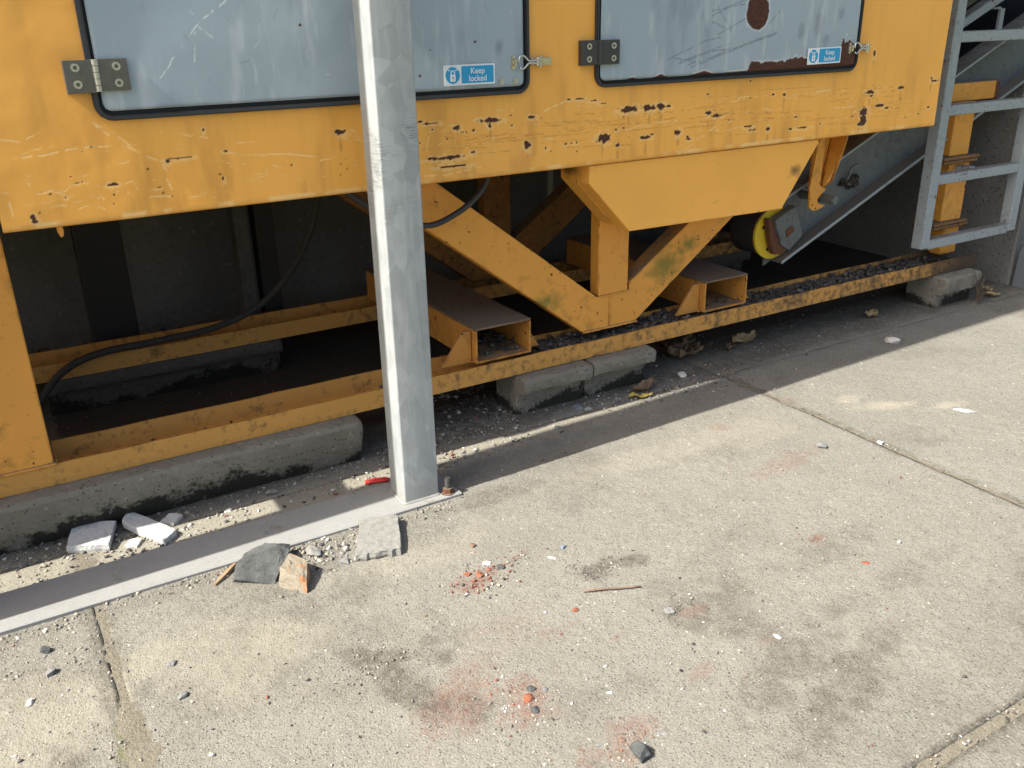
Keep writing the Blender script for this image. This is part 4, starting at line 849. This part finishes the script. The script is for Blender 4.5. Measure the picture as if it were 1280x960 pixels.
bm = B(); tube(bm, [(.965, 2.668, .006), (.985, 2.662, .009), (1.03, 2.648, .009), (1.038, 2.644, .006), (1.033, 2.638, .006), (1.02, 2.640, .009), (.978, 2.653, .009), (.962, 2.66, .006)], .0068, 8, True); tube(bm, [(.975, 2.66, .007), (1.03, 2.643, .007)], .006, 8)
at(obj('plastic_clip', bm, mat_plain('red_plastic', (.55, .035, .03), .4, 0, 20, .1), smooth=True), 'small red plastic clip on the sunlit dirt behind the post', 'clip')
bm = B(); tube(bm, spline([(1.236, 1.726, .004), (1.28, 1.705, .007), (1.33, 1.682, .006), (1.385, 1.657, .006)], 3), [.0028]*9+[.0022], 6)
at(obj('twig', bm, M['brown_stone'], smooth=True), 'thin reddish brown twig on the concrete', 'twig')
STN = [(.991, 1.168, .026, .022, .032, 'slate', 'dark pointed stone chip near the bottom edge of the concrete'), (.892, 1.246, .008, .006, .008, 'brown_stone', 'small dark brown pebble left of the pointed stone'),
 (.932, 1.236, .012, .007, .008, 'grey_stone', 'grey pebble just left of the pointed stone'), (.986, 1.222, .012, .006, .008, 'brown_stone', 'reddish oval pebble above the pointed stone'), (1.076, 1.192, .013, .006, .006, 'grey_stone', 'flat dark pebble right of the pointed stone'),
 (1.318, 1.952, .014, .010, .010, 'blue_stone', 'small blue-grey stone on the sunlit concrete'), (1.256, 1.924, .014, .008, .006, 'pale_stone', 'flat cream chip beside the blue-grey stone'), (1.087, 2.108, .012, .010, .012, 'brown_stone', 'small brown stone right of the paving fragment'),
 (2.513, 2.0, .026, .018, .022, 'grey_stone', 'grey stone lump left of the long slab joint'), (.175, 1.90, .014, .010, .012, 'grey_stone', 'shiny grey pebble, nearer of two on the left slab'), (.176, 2.036, .016, .012, .010, 'grey_stone', 'round grey pebble, farther of two on the left slab'),
 (-.093, 2.264, .015, .012, .02, 'slate', 'dark stone standing just in front of the base bar'), (-.088, 2.16, .016, .012, .018, 'grey_stone', 'grey stone below the dark one by the base bar'), (-.145, 2.071, .014, .010, .012, 'pale_stone', 'pale pebble at the left edge of the concrete'),
 (1.169, 1.671, .012, .009, .008, 'brick', 'orange brick crumb on the middle slab'), (1.381, 1.53, .016, .012, .014, 'grey_stone', 'grey lump on the dirty patch of the slab'), (3.704, 2.612, .040, .028, .03, 'pale_stone', 'whitish stone in the shadow of the machine'),
 (2.561, 2.838, .026, .020, .022, 'pale_stone', 'pale stone beside the dry leaf heap'), (3.252, 1.912, .042, .014, .008, 'tile', 'white flat chip far out on the right slab'), (1.962, 2.803, .03, .022, .012, 'blue_stone', 'bluish flake in front of the pair of kerb blocks'),
 (2.722, 1.90, .016, .012, .012, 'tile', 'white crumb on the slab joint'), (.876, 1.445, .016, .013, .014, 'brick', 'orange brick lump in the rubble trail'), (.90, 1.47, .013, .010, .011, 'slate', 'dark stone behind the orange brick lump'), (.925, 1.45, .012, .009, .010, 'grey_stone', 'grey stone right of the orange brick lump'),
 (.87, 1.405, .013, .010, .011, 'slate', 'black stone in front of the orange brick lump'), (1.03, 1.96, .016, .010, .010, 'brick', 'red brick crumb at the edge of the red dust patch'), (1.10, 1.96, .012, .012, .012, 'slate', 'dark stone in the red dust patch'), (1.075, 2.0, .014, .012, .010, 'pale_stone', 'pale stone chip in the red dust patch'),
 (1.0, 1.98, .012, .01, .009, 'brick', 'orange brick crumb left in the red dust patch'), (2.02, 1.40, .015, .010, .006, 'brick', 'bright red flake on the right part of the slab'), (.72, 2.24, .02, .016, .016, 'grey_stone', 'grey stone left of the paving fragment'), (.655, 2.33, .03, .02, .024, 'paver', 'rough concrete crumb between the paving fragment and the slate'),
 (.66, 2.77, .022, .018, .02, 'paver', 'small grey rubble stone in the sunlit dirt strip'), (.50, 2.74, .016, .012, .012, 'pale_stone', 'pale stone in the sunlit dirt strip'), (1.78, 2.68, .018, .014, .014, 'paver', 'grey stone in the shadow of the post'), (.31, 4.50, .05, .04, .05, 'pale_stone', 'pale rubble lump at the foot of the back wall'), (.19, 4.50, .06, .04, .04, 'grey_stone', 'grey rubble lump at the foot of the back wall'),
 (2.0, 2.77, .02, .012, .01, 'tile', 'small white flake beside the kerb blocks'), (.80, 1.255, .006, .006, .004, 'tile', 'tiny white crumb in the rubble trail'), (1.05, 1.36, .012, .008, .005, 'pale_stone', 'cream pebble near the bottom of the slab'), (1.55, 1.30, .016, .007, .004, 'pale_stone', 'long cream chip on the dark patch')]
rs = random.Random(21)
for x, y, a, b, h, mt, lab in STN:
    bm = B(); rock(bm, (x, y, -.003), (a*1.1, b*1.1, h*.62), rs, 18, .75); roughen(bm, 1, .12*min(a, b), .9/min(a, b), x*50)
    at(obj('stone', bm, M[mt]), lab, 'stone', 'loose stones and chips on the yard')
# dry leaves
def leaf(name, cx, cy, L, W, ang, curl, mat, seed, lift=.004, jag=.12):
    n, m_ = 15, 9; rn = np.random.RandomState(seed); u, v = np.meshgrid(np.linspace(0, 1, n), np.linspace(-1, 1, m_))
    w = np.sin(np.pi*np.clip(u*.94+.04, 0, 1))**.75*(1+jag*np.sin(u*37+seed)*np.abs(v)); x = (u-.5)*L; y = v*w*W*.5
    z = lift+curl*(np.abs(v)**1.6*.5*W+(u-.5)**2*L*.6)+(fbm(x*1.0+seed, y, 40, seed, 3)-.35)*.035*min(1, L/.1)
    c, s = cos(ang), sin(ang); P = np.stack([cx+x*c-y*s, cy+x*s+y*c, np.maximum(z, .001)], -1)
    me = grid_mesh(name, P); o = link_mesh(name, me, mat); md = o.modifiers.new('thickness', 'SOLIDIFY'); md.thickness = .0012; return o
M['leaf_dark'] = rockmat('dark_leaf', (.07, .05, .035), (.13, .095, .065), 40); M['leaf_brown'] = rockmat('dry_brown_leaf', (.13, .09, .055), (.22, .155, .095), 40); M['leaf_yellow'] = rockmat('yellow_leaf', (.55, .40, .06), (.62, .50, .14), 40); M['leaf_tan'] = rockmat('tan_leaf', (.36, .26, .13), (.46, .35, .20), 40)
at(leaf('dry_leaf', 2.245, 2.742, .11, .035, -.35, .3, M['leaf_yellow'], 2), 'bright yellow dry leaf in the light strip by the kerb blocks', 'leaf')
at(leaf('dry_leaf', 2.31, 2.80, .13, .06, .1, .6, M['leaf_brown'], 3), 'curled brown leaf behind the yellow leaf', 'leaf')
at(leaf('dry_leaf', 3.10, 3.0, .15, .08, .0, .7, M['leaf_tan'], 4), 'large tan crumpled leaf on the shaded ground under the rail', 'leaf')
at(leaf('dry_leaf', 2.99, 2.98, .10, .05, .6, .4, M['leaf_brown'], 14), 'small brown leaf beside the large tan leaf', 'leaf')
for k in range(12):
    at(leaf('dry_leaf', rs.uniform(2.62, 2.83), rs.uniform(2.97, 3.13), rs.uniform(.07, .13), rs.uniform(.04, .07), rs.uniform(0, 6.28), rs.uniform(.2, 1.3), M['leaf_brown' if k % 3 else 'leaf_dark'], 30+k, rs.uniform(.002, .035), .3), 'brittle brown leaf in the heap of dry leaves under the rail', 'leaf', 'dry leaves heaped under the rail')
at(leaf('dry_leaf', 3.95, 2.93, .12, .06, .4, .5, M['leaf_tan'], 8), 'pale leaf on the shaded ground near the far kerb block', 'leaf')
at(leaf('dry_leaf', 4.86, 2.86, .09, .06, .9, .6, M['leaf_tan'], 10, .004, .04), 'pale torn leaf at the foot of the side wall', 'leaf')
at(leaf('dry_leaf', 4.80, 2.80, .09, .05, 2.1, .5, M['leaf_tan'], 11, .004, .04), 'pale curled leaf beside the weed', 'leaf')
# weed by the far kerb block
wd = thing('weed', 'small straggly weed growing in front of the pale kerb block', 'weed', (4.62, 2.76, 0))
M['stem'] = mat_plain('weed_stem', (.10, .075, .05), .8, 0, 40, .3); M['weed_leaf'] = mat_plain('weed_leaf', (.07, .085, .035), .7, 0, 60, .4)
lf = B()
for k in range(11):
    a = rs.uniform(0, 6.28); h = rs.uniform(.06, .21); l = rs.uniform(.02, .11); q = [(4.62, 2.76, -.004), (4.62+l*.4*cos(a), 2.76+.3*l*sin(a), h*.6), (4.62+l*cos(a), 2.76+.7*l*sin(a), h)]
    bm = B(); tube(bm, spline(q, 4), [.0026]*5+[.0018]*3+[.0012], 5); obj('stem', bm, M['stem'], wd)
    for j in range(4):
        c_ = Vector(q[1]).lerp(Vector(q[2]), rs.random()); d = Vector((rs.uniform(-1, 1), rs.uniform(-1, 1), rs.uniform(-.2, .6))).normalized()*rs.uniform(.012, .025); s_ = d.cross(Vector((0, 0, 1)))*.32
        vs = [lf.verts.new(p) for p in (c_, c_+d*.5+s_, c_+d, c_+d*.5-s_)]; lf.faces.new(vs)
obj('foliage', lf, M['weed_leaf'], wd)['kind'] = 'stuff'

# ------------------------------------------------------------------ loose grit and rubble (uncountable)
def protos(n, rn, flat=.75):
    out = []
    for k in range(n):
        bm = B(); rock(bm, (0, 0, 0), (1, rn.uniform(.55, .95), rn.uniform(.4, .75)), rn, 9, flat, 0)
        bmesh.ops.triangulate(bm, faces=bm.faces[:]); bm.verts.index_update()
        bm.verts.ensure_lookup_table()
        out.append((np.array([v.co[:] for v in bm.verts]), np.array([[v.index for v in f.verts] for f in bm.faces]))); bm.free()
    return out
PR = protos(14, random.Random(8))
def scatter(name, pts, mat, seed=1, tilt=.5):
    """pts: (x, y, z, size, (r, g, b))"""
    rn = np.random.RandomState(seed); V = []; F = []; C = []; o = 0
    for x, y, z, s, c in pts:
        v, f = PR[rn.randint(len(PR))]; a = rn.rand()*6.28; t_ = (rn.rand()-.5)*tilt
        w = v*s; w = np.stack([w[:, 0], w[:, 1]*cos(t_)-w[:, 2]*sin(t_), w[:, 1]*sin(t_)+w[:, 2]*cos(t_)], -1)
        w = np.stack([w[:, 0]*cos(a)-w[:, 1]*sin(a)+x, w[:, 0]*sin(a)+w[:, 1]*cos(a)+y, w[:, 2]+z], -1)
        V.append(w); F.append(f+o); o += len(v); k = .8+.4*rn.rand(); C.append(np.tile([c[0]*k, c[1]*k, c[2]*k, 1], (len(v), 1)))
    V = np.concatenate(V).astype(np.float32); F = np.concatenate(F).astype(np.int32); C = np.concatenate(C).astype(np.float32)
    me = bpy.data.meshes.new(name); me.vertices.add(len(V)); me.vertices.foreach_set('co', V.ravel()); me.loops.add(F.size); me.loops.foreach_set('vertex_index', F.ravel())
    me.polygons.add(len(F)); me.polygons.foreach_set('loop_start', np.arange(0, F.size, 3, dtype=np.int32)); me.polygons.foreach_set('loop_total', np.full(len(F), 3, np.int32)); me.update(calc_edges=True)
    at_ = me.attributes.new('tint', 'FLOAT_COLOR', 'POINT'); at_.data.foreach_set('color', C.ravel())
    return link_mesh(name, me, mat)
SAND, GREY, DRK, WHT, BRK = (.33, .30, .235), (.22, .21, .19), (.075, .07, .062), (.52, .50, .45), (.25, .09, .055)
def pick(p): return rs.choices([SAND, GREY, DRK, WHT, BRK], p)[0]
G = []
def fill(n, x0, x1, y0, y1, s0, s1, p, z=0., skew=1):
    for k in range(n):
        s = s0+(s1-s0)*rs.random()**3; G.append((rs.uniform(x0, x1), y0+(y1-y0)*rs.random()**skew, z-s*.25, s, pick(p)))
def clump(n, cx, cy, rx, ry, s0, s1, p):
    for k in range(n):
        s = s0+(s1-s0)*rs.random()**2.5; G.append((rs.gauss(cx, rx), rs.gauss(cy, ry), -s*.25, s, pick(p)))
fill(1500, -.25, 4.2, 1.0, 2.55, .0016, .0055, (4, 4, 3, 3, .6)); fill(500, -.25, 2.6, .85, 1.6, .0014, .0045, (3, 4, 3, 4, .8))
fill(700, -.3, 1.2, 2.32, 2.405, .002, .009, (5, 4, 1.5, 1.5, .3), skew=.6); fill(1500, -.3, 1.7, 2.612, 2.87, .002, .011, (6, 4, 2, 2, .3)); fill(700, 1.2, 2.8, 2.60, 2.95, .002, .009, (4, 5, 3, 2, .2)); fill(700, 2.4, 5.0, 2.6, 3.4, .002, .009, (3, 5, 4, 1.5, .2))
fill(300, -.25, .12, 1.6, 2.35, .002, .008, (5, 4, 2, 1, .2)); fill(140, 2.70, 2.74, .9, 2.72, .002, .006, (3, 4, 3, 1, .2)); fill(260, 1.2, 2.3, .79, .85, .002, .007, (3, 4, 3, 2, .4))
fill(420, 1.35, 1.72, 2.85, 3.3, .003, .018, (2, 4, 5, 1, .2)); fill(130, 0., 1.6, 3.1, 3.9, .003, .012, (1, 3, 5, .3, .2))
clump(150, 1.03, 1.94, .055, .035, .002, .008, (1.5, 2, 2, 1, 6)); clump(60, 1.19, 1.985, .04, .02, .0015, .005, (1, 2, 2, 1, 5)); clump(160, .87, 1.43, .05, .06, .0015, .007, (2, 3, 3, 2, 3)); clump(60, .85, 1.32, .06, .05, .0015, .006, (2, 3, 2, 3, 2))
clump(160, 1.34, 1.80, .06, .03, .0015, .005, (1, 4, 3, .5, .2)); clump(150, .62, 1.76, .09, .04, .0015, .006, (3, 4, 3, 1, .1)); clump(90, 1.0, 1.2, .06, .03, .0015, .006, (2, 3, 2, 2, 3)); clump(80, 2.0, 1.57, .03, .02, .0015, .004, (1, 2, 3, .5, 3)); clump(120, .62, 2.28, .09, .05, .002, .010, (5, 4, 2, 1, .2)); clump(60, 1.42, 1.53, .03, .015, .0015, .005, (1, 3, 4, .3, .1))
fill(150, -.2, 2.6, .9, 1.9, .004, .0085, (2, 4, 3, 2.5, 1)); clump(110, .67, 2.31, .06, .035, .003, .014, (4, 4, 2, 1, .2)); clump(60, .63, 2.36, .05, .02, .003, .012, (4, 4, 2, 1, .2)); clump(90, .25, 2.72, .12, .04, .003, .013, (5, 3, 1, 3, .2)); clump(70, -.05, 2.2, .06, .08, .003, .009, (4, 4, 2, 1, .2))
clump(220, 2.25, 2.76, .25, .04, .002, .010, (4, 3, 2, 3, .2))
tag(scatter('gravel', G, M['grit']), 'loose grit and gravel scattered over the concrete yard', None, kind='stuff')
D = []
COAL = [(.045, .042, .038), (.075, .07, .062), (.12, .112, .098), (.085, .066, .045), (.17, .155, .13)]
for k in range(1500):
    x = rs.uniform(1.82, 4.5); s = rs.uniform(.003, .009)+.016*rs.random()**4; D.append((x, rs.uniform(2.885, 3.045), .222+rs.random()*.014, s, rs.choice(COAL)))
for k in range(420):
    x = rs.gauss(2.0, .14); y = rs.uniform(3.06, 3.6); h = max(0, .16-abs(x-2.0)*.5)*rs.random(); D.append((x, y, h, rs.uniform(.008, .026), rs.choice(COAL)))
for k in range(150): D.append((rs.uniform(1.56, 1.78), rs.uniform(2.93, 3.3), .266, rs.uniform(.006, .016), rs.choice(COAL)))
for k in range(60): D.append((rs.uniform(2.735, 2.965), rs.uniform(2.93, 3.3), .266, rs.uniform(.005, .012), rs.choice(COAL)))
for k in range(110): D.append((rs.uniform(.3, 1.5), rs.uniform(2.885, 3.04), .19, rs.uniform(.004, .010), rs.choice(COAL)))
for k in range(14): D.append((rs.uniform(3.1, 4.3), rs.uniform(2.9, 3.03), .234, rs.uniform(.016, .030), rs.choice(COAL[:2])))
tag(scatter('rubble', D, M['grit'], 5, 1.4), 'dark flaky rubble lying in the rail channel and between the cross tubes', None, kind='stuff')
X_, Y_ = np.meshgrid(np.linspace(1.80, 4.46, 270), np.linspace(2.8785, 3.0515, 16)); Z_ = .219+.022*fbm(X_, Y_, 18, 4)-.03*sstep(.12, 0, X_-1.80)-.03*sstep(.12, 0, 4.46-X_)
o = link_mesh('dirt', grid_mesh('dirt', np.stack([X_, Y_, Z_], -1)), M['dark_dirt'] if 'dark_dirt' in M else rockmat('dark_rail_dirt', (.085, .075, .062), (.15, .132, .108), 30)); tag(o, 'dark dirt packed into the rail channel', None, kind='stuff')
